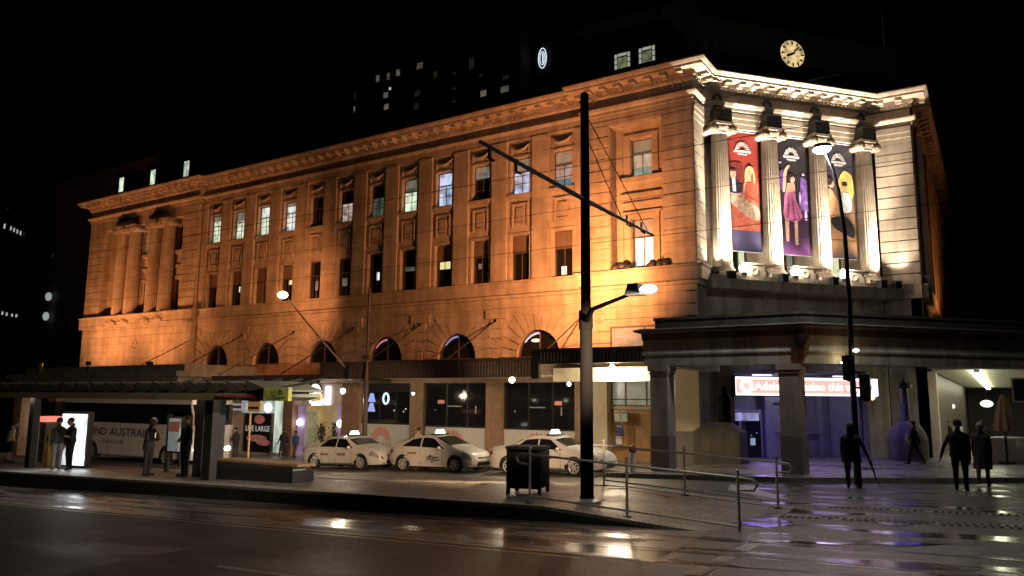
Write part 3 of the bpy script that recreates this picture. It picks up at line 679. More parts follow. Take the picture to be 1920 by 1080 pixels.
# ================================================================== ground floor of the station, awnings, shop fronts
BROWNST = mat('brown_pier_stone', (.33, .2, .13), rough=.7, var=.25, bump=.15, stain=.2)
CREAMST = mat('cream_wall', (.55, .46, .32), rough=.75, var=.12, bump=.1)
mb = MB(FRF)
PIERS = [(-47.2, -43.1), (-37.75, -36.9), (-32.7, -31.3), (-27.5, -26.55), (-22.4, -21.4), (-17.2, -16.5)]
for a, b in PIERS: mb.box(a, b, -.12, .5, -3, 3.12)
mb.box(-47.2, -16.5, -.05, .5, 3.12, 4.35)
mb.build('ground_floor_piers', BROWNST, ST)
mb = MB(FRF); mb.box(-16.5, -15.4, -.3, .5, -2, 4.36).box(-15.4, -12.0, -.05, .5, 3.55, 4.36).box(-12.0, -10.92, -.42, .5, .95, 4.36).box(-15.4, -12.0, .1, .6, 1.85, 2.0)
mb.build('doorway_wall', CREAMST, ST)
MB(FRF).box(-12.02, -10.9, -.45, .5, -2, .95).build('granite_base', GRANITE, ST)
# timber doors under a frosted screen
f = MB(FRF)
for x in (-15.4, -14.7, -13.65, -12.85, -12.08): f.box(x, x+.06, .2, .3, 2.0, 3.55)
for z in (2.0, 2.28, 3.25, 3.49): f.box(-15.34, -12.08, .21, .29, z, z+.06)
o = f.build('frosted_screen', FRAMEW, ST); MB(FRF).box(-15.36, -12.05, .24, .26, 2.03, 3.5).build('pane', mat('backlit_frosted_glass', (.4, .42, .38), rough=.3, emit=.16, ecol=(.7, .75, .62), glow=(1.2, 1, .5)), o)
for k, (a, b) in enumerate(((-15.38, -14.3), (-14.28, -13.2), (-13.18, -12.05))):
    d = MB(FRF); d.box(a, b, .2, .3, -.75, 1.85)
    for z in (-.6, .0, .6, 1.2): d.box(a+.14, b-.14, .17, .2, z, z+.48)
    o = d.build('timber_door', TIMBER, ST)
    if k == 1: MB(FRF).tube([(b-.08, .14, .4), (b-.08, .14, .75)], .02, 6).build('handle', STEEL, o)
# dark casino windows over white panels with a sunrise emblem
PANEL = mat('pale_panel', (.55, .54, .51), rough=.55, var=.05); REDL = mat('faded_red_print', (.6, .2, .15), rough=.6, var=.1); GREYL = mat('grey_print', (.25, .25, .25), rough=.6)
def sunburst(fr, s, z, r0, r1, d, m, parent, n=17, name='emblem'):
    mb = MB(fr)
    for k in range(n):
        a = math.pi*(k+.5)/n; w = math.pi/n*.36; k1 = 1 if k % 2 == 0 else .93
        mb.prism([(s-r0*math.cos(a-w), z+r0*math.sin(a-w)), (s-r0*math.cos(a+w), z+r0*math.sin(a+w)), (s-r1*k1*math.cos(a+w*.9), z+r1*k1*math.sin(a+w*.9)), (s-r1*k1*math.cos(a-w*.9), z+r1*k1*math.sin(a-w*.9))], d, d+.008)
    return mb.build(name, m, parent)
for i, (a, b, zw) in enumerate(((-31.3, -27.5, 2.62), (-26.55, -22.4, 3.1), (-21.4, -17.2, 3.12))):
    zp = .8 if i else .85
    f = MB(FRF)
    for x in (a, a+(b-a)*.34, a+(b-a)*.67, b-.08): f.box(x, x+.08, .12, .24, zp, zw)
    f.box(a, b, .13, .23, zw, 3.12).box(a, b, .05, .3, zp-.04, zp+.03)
    o = f.build('shop_window', BRONZE, ST)
    MB(FRF).box(a+.02, b-.02, .17, .18, zp+.03, zw).build('pane', GLASS, o)
    pn = MB(FRF).box(a+.03, b-.03, .06, .16, -.6 if i else -1.0, zp-.05).build('panel', PANEL, o)
    cx = a+(b-a)*(.42 if i == 0 else .47)
    sunburst(FRF, cx, zp-.95, .3, .78, .05, REDL, pn)
    if i < 2:
        text('lettering', 'ADELAIDE', .34, FRF, cx-.82, .05, zp-1.28, GREYL, pn, .008, width=1.65)
        text('lettering', 'CASINO', .18, FRF, cx-.42, .05, zp-1.5, GREYL, pn, .008, width=.85)
    m = MB(FRF)
    if i == 0:
        for x, z, w, h in ((-30.6, 2.05, .3, .5), (-30.6, 1.5, .3, .5)): m.prism([(x-w, z), (x+w, z), (x+w*.4, z+h), (x-w*.4, z+h)], .155, .165)
        m.build('blue_reflection', lit('blue_reflection', (.25, .4, 1), .8), o)  # blue reflections in the glass, drawn as glowing shapes
        MB(FRF).tube([(-29.5+.2*math.cos(t*.5236), .15, 2.25+.3*math.sin(t*.5236)) for t in range(13)], .06, 6).build('ring_light', lit('ring_light', (.65, .9, .95), 1.2), o)
        m = MB(FRF)
        for x, z in ((-28.8, 1.9), (-28.2, 1.5), (-28.05, 1.65), (-28.9, 1.55)): m.box(x, x+.07, .15, .165, z, z+.07)
        m.build('lit_room_glimpse', L_WHITE, o)
    else:
        MB(FRF).box(b-1.25 if i == 2 else a+.8, (b-.85) if i == 2 else a+1.25, .15, .165, 2.0, 2.2).build('red_glimpse', lit('red_glimpse%d' % i, (1, .12, .08), .5 if i == 2 else .25), o)
        m = MB(FRF); m.box(a+.6, a+.66, .15, .165, 1.62, 1.7).box(a+1.4, a+2.4, .15, .165, 1.85, 1.9).box(a+3.3, a+3.36, .15, .165, 1.5, 1.9)
        m.build('lit_room_glimpse', lit('faint_room', (.8, .5, .3), .14), o)
# lit casino entrance bay
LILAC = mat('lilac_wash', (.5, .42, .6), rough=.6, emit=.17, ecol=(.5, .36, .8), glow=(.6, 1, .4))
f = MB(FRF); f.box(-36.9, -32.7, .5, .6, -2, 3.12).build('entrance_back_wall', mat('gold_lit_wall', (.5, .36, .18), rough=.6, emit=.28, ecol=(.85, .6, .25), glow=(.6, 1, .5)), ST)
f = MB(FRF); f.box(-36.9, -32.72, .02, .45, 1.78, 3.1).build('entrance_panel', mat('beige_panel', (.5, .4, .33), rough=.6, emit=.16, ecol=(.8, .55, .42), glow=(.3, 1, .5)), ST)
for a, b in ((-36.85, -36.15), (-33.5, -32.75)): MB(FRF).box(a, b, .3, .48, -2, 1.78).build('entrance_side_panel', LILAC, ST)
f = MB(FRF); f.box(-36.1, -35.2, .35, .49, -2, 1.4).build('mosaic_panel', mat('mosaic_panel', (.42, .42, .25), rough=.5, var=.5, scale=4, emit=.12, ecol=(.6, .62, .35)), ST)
LEAF = mat('dark_leaf', (.03, .04, .02), rough=.7)
for x, lab in ((-34.9, 'left leafy pot plant inside the gold lit casino entrance'), (-33.75, 'right leafy pot plant inside the gold lit casino entrance')):
    t_ = thing('pot_plant', (x, 33.3, -1.1), lab, 'plant', 'pot plants in the casino entrance'); MB(FRF).lathe(x, .3, [(.16, -1.2), (.24, -.6), (.2, -.58)], 14).build('pot', BLACK, t_)
    mb = MB(FRF); rr = random.Random(int(-x*10))
    for k in range(90):
        a = rr.uniform(0, 6.28); r_ = rr.uniform(.05, .42); z_ = -.5+1.35*rr.random()*(1-r_*.7); c_ = (x+r_*math.cos(a), .3+.4*r_*math.sin(a), z_); i_ = [mb.P(c_[0]+dx, c_[1]+dy, c_[2]+dz) for dx, dy, dz in ((0, 0, -.02), (.09*math.cos(a), .03, .05), (.16*math.cos(a), .0, .16), (-.04, -.03, .1))]; mb.F(*i_)
    mb.build('leaves', LEAF, t_, fix=False)
for x in (-36.5, -33.05):
    l = thing('wall_lamp', (x, 33.2, .75), ('left' if x < -35 else 'right') + ' round white lamp on a lilac panel of the casino entrance', 'lamp', 'round lamps beside the casino entrance')
    MB(FRF).ell((x, .12, .75), (.2, .16, .22), 12, 8).build('globe', lit('globe_lamp', (.95, .9, 1), 4), l, smooth=True)
    MB(FRF).box(x-.05, x+.05, .2, .3, .68, .82).build('bracket', BRONZE, l)
l = thing('wall_lamp', (-36.45, 33, 2.45), 'small round white lamp high on the beige entrance panel', 'lamp', 'round lamps beside the casino entrance')
MB(FRF).ell((-36.45, -.1, 2.45), (.17, .12, .17), 12, 8).build('globe', lit('globe_lamp', (.95, .9, 1), 4), l, smooth=True); MB(FRF).box(-36.5, -36.4, -.02, .02, 2.4, 2.5).build('bracket', BRONZE, l)
sg = thing('casino_logo_sign', (-35, 33, 2.5), 'glowing white round emblem sign above the casino entrance', 'sign')
MB(FRF).lathe(-34.95, 2.62, [(.1, -.3), (.52, -.3), (.58, -.26), (.58, -.1), (.1, -.08)], 28, ax='y').build('disc', BRONZE, sg)
MB(FRF).lathe(-34.75, 2.62, [(.2, -.36), (.46, -.36), (.46, -.31), (.2, -.31)], 28, ax='y').build('lit_ring', lit('sign_white', (1, 1, 1), 3.2), sg)
sunburst(FRF, -34.72, 2.5, .12, .4, -.38, lit('emblem_shade', (.7, .6, .62), .8), sg, 9)
MB(FRF).box(-35.35, -34.2, -.2, -.1, 1.95, 2.12).box(-35.15, -34.5, -.2, -.1, 1.8, 1.95).build('lit_lettering', lit('sign_white', (1, 1, 1), 3.2), sg)
MB(FRF).box(-34.12, -33.75, -.12, -.02, 1.85, 2.95).build('blade', lit('sign_blade', (1, .97, 1), 2.6), sg)
# shop with a dark poster
f = MB(FRF); f.box(-43.1, -37.75, .35, .45, -2, 3.12).build('shop_back_wall', mat('shop_wall', (.4, .38, .34), rough=.6), ST)
wl = MB(FRF).box(-42.2, -39.0, .25, .34, 1.25, 2.5).build('shop_upper_window', lit('shop_cyan', (.5, .75, .8), .55, (.5, 1, .8)), ST)
MB(FRF).box(-38.9, -38.0, .22, .34, -1.2, 2.5).build('shop_door', lit('shop_pale', (.78, .9, .72), .85, (.8, 1, .3)), ST)
MB(FRF).box(-41.5, -41.25, .2, .3, 1.35, 2.4).build('shop_tube_lamp', lit('sign_white', (1, 1, 1), 3.2), ST)
MB(FRF).ell((-39.55, .2, 1.6), (.35, .08, .3)).build('shop_lamp', lit('globe_lamp', (.95, .9, 1), 4), ST)
po = thing('poster', (-40.3, 33.2, 0), 'large dark poster with red glow and pale lettering in the shop front', 'poster')
MB(FRF).box(-41.6, -39.1, .12, .2, -1.2, 1.22).build('board', mat('poster_black', (.015, .01, .012), rough=.3), po)
MB(FRF).ell((-40.2, .12, .85), (.5, .012, .3)).ell((-40.4, .12, -.35), (1.0, .012, .22)).ell((-39.7, .12, -.6), (.7, .012, .2)).build('picture', lit('poster_red', (.5, .08, .06), .35, (1, 1, 1.4)), po)
text('lettering', 'LIVE LARGE', .5, FRF, -41.5, .1, .1, lit('poster_text', (.75, .75, .75), .45), po, .01, width=2.3)
# awnings
AWB = mat('awning_brown', (.085, .055, .04), rough=.6, var=.3, bump=.1); SOFF = mat('awning_soffit', (.6, .54, .45), rough=.6, var=.08)
def awning(x0, x1, y0, z0, z1, m, rib=False):
    a = MB(); a.box(x0, x1, y0+.1, 33, z1-.16, z1-.04).build_ = None
    o = a.build('awning', m, ST)
    mb = MB(); mb.box(x0, x1, y0, y0+.1, z0, z1); mb.box(x1-.1, x1, y0+.1, 32.9, z0+.1, z1)
    if rib:
        x = x0+.1
        while x < x1-.1: mb.tube([(x, y0-.015, z0+.08), (x, y0-.015, z1-.08)], .045, 6); x += .16
        mb.box(x0, x1, y0-.06, y0, z1-.09, z1+.05); mb.box(x0, x1, y0-.05, y0, z0, z0+.07)
    mb.build('fascia', m, o); MB().box(x0+.05, x1-.12, y0+.12, 32.85, z0+.12, z0+.17).build('soffit', SOFF, o)
    return o
awning(-37.6, -28.95, 27.5, 3.02, 3.45, AWB); awning(-28.95, -16.05, 27.5, 3.22, 4.0, AWB, True); awning(-16.05, -11.0, 27.5, 3.75, 4.33, mat('awning_black', (.03, .026, .022), rough=.5), True)
MB().box(-16.35, -16.0, 27.38, 27.55, 3.15, 4.35).build('awning_end_post', BRONZE, ST)
MB().box(-16.0, -11.0, 28.6, 28.75, 3.05, 3.62).build('beam_panel', mat('cream_beam', (.6, .53, .38), rough=.6), ST)
for x in (-47.3, -42.2, -37.2, -32.1, -27.0, -21.9, -16.8):
    MB().tube([(x, 27.65, 3.5), (x, 32.97, 6.35)], .03, 6).lathe(x, 6.35, [(.08, 32.9), (.12, 32.97)], 10, ax='y').build('stay_rod', BRONZE, ST)
def soffit_lamp(x, y, z, label, power, col=(1, .82, .55), r=.13):
    l = thing('ceiling_lamp', (x, y, z), label, 'lamp', 'round lamps under the awnings')
    MB().ell((x, y, z), r, 14, 10).build('globe', mat('awning_globe', (1, 1, 1), emit=16, ecol=(1, .85, .6)), l, smooth=True)
    MB().lathe(x, y, [(.05, z+r), (.07, z+r+.06), (.02, z+r+.14)], 10).build('holder', BRONZE, l)
    point('lamp_light', (x, y, z-r-.05), power, col, .12, l)
p = at_y(643, 733, 28.0); soffit_lamp(*p, 'round white lamp under the awning beside the casino entrance', 300)
p = at_y(960, 712, 28.3); soffit_lamp(*p, 'round white lamp under the ribbed awning over the third dark window', 330)
p = at_y(1148, 690, 28.0); soffit_lamp(*p, 'bright round lamp under the black awning over the timber doors', 620)
p = at_y(1067, 720, 30.5); soffit_lamp(*p, 'small round lamp near the right end of the third dark window', 25, r=.09)
p = at_y(775, 738, 31.0); soffit_lamp(*p, 'small half hidden lamp beside the pier right of the first dark window', 15, r=.07)
# notices beside the timber doors
for k, (px, py, w, h, m) in enumerate(((1157, 780, .3, .5, PANEL), (1170, 780, .3, .5, PANEL), (1161, 806, .34, .55, mat('navy_notice', (.03, .035, .12), rough=.5)), (1160, 826, .3, .35, PANEL))):
    p = at_y(px, py, 32.62); lab = ('white notice with a red heading left of the timber doors', 'white notice nearest the timber doors', 'dark blue notice below the two white notices', 'small white notice under the dark blue notice')[k]
    n = MB().box(p[0]-w/2, p[0]+w/2, 32.64, 32.68, p[2]-h/2, p[2]+h/2).build('notice', m); tag(n, lab, 'notice', 'notices beside the timber doors')
    MB().box(p[0]-w/2+.03, p[0]+w/2-.03, 32.63, 32.64, p[2]+h*.2, p[2]+h*.4).build('heading', REDL if k == 0 else GREYL, n)
# ================================================================== canopies
def pav_z(x, y): return PAV(x, y)-.25
cn = thing('corner_canopy', (-5.4, 26.6, 0), 'dark stone entrance canopy on square pillars at the station corner', 'canopy')
FC = Frame((-5.23, 26.52, 0), ANG)
far = tuple(FC(26, 0, 0)[:2]); farb = tuple(FC(26, 5, 0)[:2])
cpath = [(-10.98, 33.5), (-10.98, 26.52), (-5.23, 26.52), far]
cp = [(p[0], p[1]) for p in cpath]
def csw(name, prof, m=STONE_D): return MB().sweep(cp, prof).build(name, m, cn)
LINT = mat('olive_lintel_stone', (.46, .44, .34), rough=.85, var=.2, bump=.2, stain=.35, blocks=(1.4, .6))
csw('lintel', [(-.75, 3.56), (-.02, 3.56), (-.02, 3.92), (.03, 3.96), (.03, 4.02), (0, 4.06), (0, 4.5), (-.75, 4.5)], LINT)
csw('cornice', [(-.75, 4.5), (.03, 4.5), (.05, 4.74), (.26, 4.8), (.26, 4.83), (.3, 4.86), (.1, 4.93), (-.75, 4.95)], mat('red_brown_stone', (.12, .09, .07), rough=.85, var=.3, stain=.4))
csw('parapet', [(-1.0, 4.97), (-.35, 4.97), (-.35, 5.22), (-.3, 5.26), (-.3, 5.36), (-1.0, 5.4)], STONE_SHADE)
MB().slab([(-10.9, 33.3), (-10.9, 26.7), (-5.3, 26.7), far, tuple(FC(26, 3.2, 0)[:2]), tuple(FC(3, 9.5, 0)[:2])], 4.3, 4.5).build('ceiling', STONE_D, cn)
def pillar(x0, x1, y0, y1):
    z = min(PAV(x0, y0), PAV(x1, y0))-.1
    o = MB().box(x0, x1, y0, y1, z+1.35, 3.35).box(x0-.07, x1+.07, y0-.07, y1+.07, 3.35, 3.56).box(x0-.04, x1+.04, y0-.04, y1+.04, 3.24, 3.3).build('pillar', STONE_D, cn)
    MB().box(x0-.02, x1+.02, y0-.02, y1+.02, z, z+1.35).build('granite_base', GRANITE, o)
pillar(-10.72, -10.06, 26.5, 27.2); pillar(-6.12, -5.46, 26.5, 27.4)
FCP = FC
for s in (14.0, 22):
    mb = MB(FC); q = FC(s, .1, 0); z = PAV(q[0], q[1])-.1; mb.box(s, s+.7, .05, .75, z, 3.56).build('pillar', STONE_D, cn)
MB().tube([(-5.3, 26.44, 4.5), (-5.32, 26.42, 4.3), (-5.3, 26.4, 4.0)], [.28, .22, .05], 10).build('corner_bracket', STONE_SHADE, cn, smooth=True)
p0 = at_y(575, 0, 30)
q = FC(1.3, -.25, 3.62); bl = thing('added_lintel_lamp', q, 'small added warm lamp washing the canopy lintel right of the corner pillar', 'lamp')  # added fixture that makes the warm glow on the lintel face
MB(FC).box(1.22, 1.38, -.3, -.1, 3.5, 3.56).build('housing', BRONZE, bl); MB(FC).ell((1.3, -.2, 3.59), (.07, .05, .03)).build('lens', LAMPW, bl)
point('lamp_light', FC(1.3, -.42, 3.66), 9, (1, .75, .38), .06, bl)
# west canopy in front of the far pavilion
wc = thing('west_canopy', (-55, 27, -1), 'low flat stone canopy on brown pillars before the far left pavilion', 'canopy')
X0, X1 = at_y(22, 715, 27)[0], at_y(333, 712, 27)[0]
MB().box(X0, X1, 27, 32.9, 2.75, 3.45).box(X0-.3, X1+.3, 26.7, 32.9, 3.45, 3.75).box(X0+.5, X1-.3, 27.6, 32.9, 3.75, 4.2).build('roof', mat('green_grey_stone', (.15, .16, .13), rough=.8, var=.3, bump=.2, stain=.3), wc)
for px in (36, 100, 330):
    x = at_y(px, 790, 27.3)[0]; MB().box(x-.5, x+.5, 27.1, 28.0, PAV(x, 27)-.1, 2.75).build('pillar', BROWNST, wc)
for px, py, Y in ((57, 750, 29.5), (116, 765, 29.5), (56, 797, 29.5)):
    p = at_y(px, py, Y)
    if py > 780: continue
    l = thing('ceiling_lamp', p, 'white lamp %s under the west canopy' % ('left of the ticket kiosk' if px < 80 else 'above the waiting men'), 'lamp', 'lamps under the west canopy')
    MB().ell(p, (.3, .25, .13)).build('globe', LAMPW, l, smooth=True); MB().box(p[0]-.05, p[0]+.05, p[1]-.05, p[1]+.05, p[2]+.12, 2.75).build('rod', BRONZE, l)
    point('lamp_light', p-np.array([0, .4, .3]), 60, (1, .85, .65), .15, l)
# ================================================================== entrance under the corner bay
ENT = mat('lilac_grey_wall', (.34, .32, .36), rough=.6, var=.1)
MB(FRD).box(1.3, 8.7, 3.0, 3.2, -2, 3.75).box(1.3, 1.45, .5, 3.0, -2, 3.75).box(8.55, 8.7, .5, 3.0, -2, 3.75).box(1.3, 8.7, .5, 3.2, 3.6, 3.75).build('entrance_recess', ENT, ST)
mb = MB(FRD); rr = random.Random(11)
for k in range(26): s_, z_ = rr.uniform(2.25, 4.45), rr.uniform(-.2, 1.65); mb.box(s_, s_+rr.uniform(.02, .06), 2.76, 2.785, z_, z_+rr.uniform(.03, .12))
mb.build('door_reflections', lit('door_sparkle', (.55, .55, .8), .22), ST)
mb = MB(FRD)
for a, b in ((4.7, 5.2), (6.6, 6.9), (8.1, 8.5)): mb.box(a, b, 2.6, 3.0, -2, 3.6)
mb.box(5.2, 6.6, 2.85, 2.95, .7, .8).box(5.2, 6.6, 2.85, 2.95, 2.2, 2.3).box(6.9, 8.1, 2.85, 2.95, .6, .7)
mb.build('entrance_pilasters', ENT, ST)
gd = MB(FRD).box(2.1, 4.6, 2.75, 2.85, 1.75, 1.85).box(2.1, 2.18, 2.75, 2.85, -2, 1.75).box(3.3, 3.38, 2.75, 2.85, -2, 1.75).box(4.52, 4.6, 2.75, 2.85, -2, 1.75).build('glass_door', STEEL, ST)
MB(FRD).box(2.18, 4.52, 2.79, 2.81, -2, 1.75).build('pane', GLASS, gd)
MB(FRD).box(2.3, 4.4, 2.7, 2.78, 1.3, 1.7).build('door_sign', lit('violet_pale', (.6, .6, .95), .5, (1.5, 1.5, 1)), gd)
MB(FRD).box(3.9, 4.15, 2.72, 2.78, .1, .45).build('door_notice', lit('pale_notice', (.5, .7, .9), .4), gd)
p = at_y(1187, 884, 25.6); z = PAV(p[0], 25.6)
bo = thing('bollard', (p[0], 25.6, z), 'short white post with a red cap between the rails and the canopy pillar', 'bollard')
MB().lathe(p[0], 25.6, [(.1, z), (.1, z+.66), (.06, z+.68)], 14).build('post', WHITE, bo, smooth=True); MB().lathe(p[0], 25.6, [(.07, z+.68), (.13, z+.72), (.13, z+.86), (.08, z+.94), (.02, z+.97)], 14).build('cap', mat('red_cap', (.3, .03, .02), rough=.5), bo, smooth=True)
# glowing sign over the entrance
LS = thing('entrance_sign', FRD(5.5, -.3, 2.9), 'long glowing pink and white casino sign across the corner entrance', 'sign')
def on_fr(px, py, fr, d):
    q = fr(0, d, 0); n = fr.y; r_ = ray(px, py); t = ((q-CAM)@n)/(r_@n); p = CAM + r_*t; v = p-fr.o
    return v@fr.x, p[2]
(s0, z1), (s1, z1b), (_, z0) = on_fr(1379, 706, FRD, -.4), on_fr(1645, 709, FRD, -.4), on_fr(1500, 742, FRD, -.4)
MB(FRD).box(s0-.05, s1+.05, -.38, -.15, z0-.05, z1+.05).build('housing', BLACK, LS)
MB(FRD).box(s0, s1, -.4, -.38, z0, z1).build('lit_border', lit('led_border', (.85, .75, 1), 2.2), LS)
h = z1-z0
PINK = lit('led_pink', (1, .5, .4), 1.15); LEDW = lit('led_white', (1, .97, .95), 3.6)
MB(FRD).box(s0+.02, s0+(s1-s0)*.93, -.41, -.4, z0+h*.12, z1-h*.13).prism([(s0+(s1-s0)*.93, z0+h*.15), (s0+(s1-s0)*.965, z0+h*.5), (s0+(s1-s0)*.93, z1-h*.15)], -.41, -.4).build('lit_field', PINK, LS)
text('lettering', 'Adelaide Casino this way', h*.62, FRD, s0+(s1-s0)*.125, -.415, z0+h*.3, LEDW, LS, .01, width=(s1-s0)*.755)
MB(FRD).tube([(s0+.55+.27*math.cos(t*.5236), -.42, z0+h*.5+.24*math.sin(t*.5236)) for t in range(13)], .075, 6).box(s0+.7, s0+.92, -.43, -.42, z0+h*.26, z0+h*.36).build('emblem', LEDW, LS)
for k, s in enumerate((.12, .68)): 
    l = MB(FRD).box(s0+(s1-s0)*s, s0+(s1-s0)*s+.9, -.5, -.3, z1+.05, z1+.12).build('violet_lamp', lit('violet_tube', (.6, .6, 1), 2), LS)
area('sign_light', FRD((s0+s1)/2, -.75, z0-.05), FRD((s0+s1)/2, -1.1, -2), 80, (.22, .14, 1.0), 7.5, .5, LS)
area('sign_front_light', FRD((s0+s1)/2, -.5, (z0+z1)/2), FRD((s0+s1)/2, -9, (z0+z1)/2-3), 34, (.5, .32, 1.0), 7.5, .8, LS)
point('recess_light', FRD(5.6, 1.6, 3.3), 44, (.72, .68, 1.0), .3, LS)
# stone plinths with dark figures either side of the entrance
def plinth(px, py_base, Y, w, name, label, dome):
    p = at_y(px, py_base, Y); x = p[0]; z = PAV(x, Y)
    t = thing(name, (x, Y, z), label, 'monument', 'plinths beside the corner entrance')
    if dome:
        MB().lathe(x, Y, [(w*.5, z-.2), (w*.52, z+.9), (w*.46, z+1.25), (w*.3, z+1.6), (w*.12, z+1.75)], 24).build('plinth', mat('dark_plinth_stone', (.1, .09, .075), rough=.8, var=.2, stain=.3), t, smooth=True)
        MB().lathe(x, Y, [(.26, z+1.75), (.2, z+1.9), (.16, z+2.9), (.14, z+3.15), (.34, z+3.2), (.3, z+3.35), (.12, z+3.45), (.1, z+3.6)], 12).build('dark_post', BLACK, t, smooth=True)
    else:
        MB().box(x-w/2, x+w/2, Y-.6, Y+.6, z-.2, z+1.35).box(x-w/2, x+w/2, Y-.6, Y+.6, z+1.35, z+1.75, (w*.3, .3)).build('plinth', mat('dark_plinth_stone', (.1, .09, .075), rough=.8, var=.2, stain=.3), t)
        MB().box(x-w*.3, x+w*.12, Y-.62, Y-.6, z+.55, z+1.05).build('plaque', IRON, t)
        MB().lathe(x+.25, Y, [(.3, z+1.75), (.26, z+2.3), (.3, z+2.7), (.2, z+2.95), (.1, z+3.0), (.14, z+3.1), (.13, z+3.25), (.04, z+3.32)], 12).build('dark_statue', mat('black_bronze', (.004, .004, .004), rough=.6, spec=.1), t, smooth=True)
plinth(1352, 868, 32.9, 2.0, 'statue_plinth', 'stone plinth with sloped shoulders and dark figure left of the entrance sign', False)
plinth(1703, 848, 38.5, 1.6, 'domed_plinth', 'domed grey plinth with a dark post beside the right wall of the entrance', True)
# ================================================================== lit walkway at the right
wk = thing('walkway_canopy', (2, 50, 0), 'pale slatted walkway ceiling with fluorescent tubes along the station side', 'canopy')
mb = MB(); mb.box(-2.35, 6.5, 37.5, 96, 3.75, 3.85)
y = 37.6
while y < 95: mb.box(-2.3, 6.4, y, y+.34, 3.69, 3.75); y += .5
mb.build('slatted_ceiling', mat('ceiling_white', (.66, .66, .52), rough=.6, var=.08), wk)
MB().box(-2.65, -2.3, 41.55, 42.3, -1, 3.75).build('wall', CREAMST, wk)
MB().box(-2.62, -2.45, 43, 96, -1, 3.75).build('side_wall', GRANITE, wk)
MB().box(6.4, 6.9, 38, 96, 3.3, 3.9).build('edge_beam', STONE_D, wk)
TUBE = mat('fluorescent_tube', (1, 1, 1), emit=12, ecol=(1, .98, .7))
p = at_y(1847, 703, 38.2); q = at_y(1816, 734, 60)
for k in range(9):
    y0 = 38.2+5.2*k; y1 = y0+(4.6 if k else 7.0)
    if k: y0 += 2.2; y1 += 2.2
    x = p[0]-.3+.02*k
    o = MB().box(x-.1, x+.1, y0, y1, 3.56, 3.69).build('light_fitting', WHITE, wk); MB().box(x-.15, x+.15, y0+.02, y1-.02, 3.47, 3.56).build('tube', TUBE, o)
area('walkway_light', (2.6, 44, 3.48), (2.6, 44, 0), 60, (1, .96, .72), .5, 12, wk)
area('walkway_light', (2.8, 62, 3.48), (2.8, 62, 0), 55, (1, .96, .72), .5, 20, wk)
ue = thing('rear_wall', (4, 97, 0), 'dim olive wall closing the far end of the lit walkway', 'wall'); MB().box(-6, 14, 96.5, 97, -3, 3.75).build('face', GRANITE, ue)
# folded umbrella, planters and screen in the walkway
p = at_y(1886, 828, 36.5)
um = thing('folded_umbrella', (p[0], 36.5, PAV(p[0], 36.5)), 'folded tan market umbrella on a dark pole in the walkway', 'umbrella')
z = PAV(p[0], 36.5); MB().tube([(p[0], 36.5, z), (p[0], 36.5, z+2.75)], .04, 8).box(p[0]-.3, p[0]+.3, 36.2, 36.8, z, z+.06).build('pole', BLACK, um)
mb = MB(); prof = [(.06, z+2.72), (.2, z+2.4), (.32, z+1.9), (.42, z+1.45), (.4, z+1.28)]
mb.lathe(p[0], 36.5, prof, 18, flute=.25).build('cloth', mat('tan_canvas', (.5, .38, .2), rough=.85, var=.2), um, smooth=True)
for k, (px, py) in enumerate(((1862, 815), (1905, 818))):
    q = at_y(px, py, 36.9+.6*k); z = PAV(q[0], 37); 
    b = MB().box(q[0]-.75, q[0]+.75, 36.9+.6*k, 37.2+.6*k, z, z+.95).box(q[0]-.78, q[0]+.78, 36.87+.6*k, 37.23+.6*k, z+.95, z+1.0).build('planter_screen', WHITE)
    tag(b, ('left' if k == 0 else 'right') + ' white low barrier beside the folded umbrella', 'barrier', 'white barriers in the walkway')
q = at_y(1913, 730, 35.6)
scn = MB().box(q[0]-.28, q[0]+.6, 35.6, 35.68, q[2]-.5, q[2]+.45).build('menu_screen', WHITE); tag(scn, 'dark screen with a white frame hanging at the right edge', 'screen'); MB().box(q[0]-.22, q[0]+.55, 35.585, 35.6, q[2]-.44, q[2]+.39).build('panel', BLACK, scn)
for k, (px, py, Y) in enumerate(((1781, 762, 60), (1850, 757, 50), (1700+60, 770, 70))):
    q = at_y(px, py, Y); l = MB().ell(q, (.32, .2, .2)).build('hanging_lamp', lit('walk_lamp', (.95, 1, .85), 1.3), None, smooth=True); tag(l, ('pale hanging lamp above the dark crowd in the walkway', 'white hanging lamp right of the fluorescent tubes', 'farthest small hanging lamp in the walkway')[k], 'lamp', 'hanging lamps in the walkway'); 
    MB().tube([(q[0], q[1], q[2]+.15), (q[0], q[1], 3.69)], .02, 6).build('cord', BLACK, l)
# ================================================================== flood lights on the front
ORANGE = (1.0, .365, .13)
def flood(x, y, z, tgt, power, label, size=150, col=ORANGE, lens=True):
    t = thing('floodlight', (x, y, z), label, 'floodlight', 'floodlights aimed at the long front')
    d = np.array(tgt, float)-np.array([x, y, z]); d = d/np.linalg.norm(d); a = math.atan2(d[1], d[0])
    fr = Frame((x, y, z), a-math.pi/2)
    MB(fr).box(-.17, .17, -.16, .06, -.13, .13).build('housing', BRONZE, t)
    MB(fr).box(-.04, .04, -.1, 0, -.9 if z < 5 else (-2.75 if not lens else -.3), -.16).build('bracket', BRONZE, t)
    if lens: MB(fr).box(-.15, .15, .06, .075, -.11, .11).build('lens', mat('sodium_lens', (1, .6, .2), emit=12, ecol=(1, .55, .15)), t)
    s = np.array([x, y, z])+d*.25
    spot('flood_light', s, tgt, power, col, size, .9, .15, t)
    return t
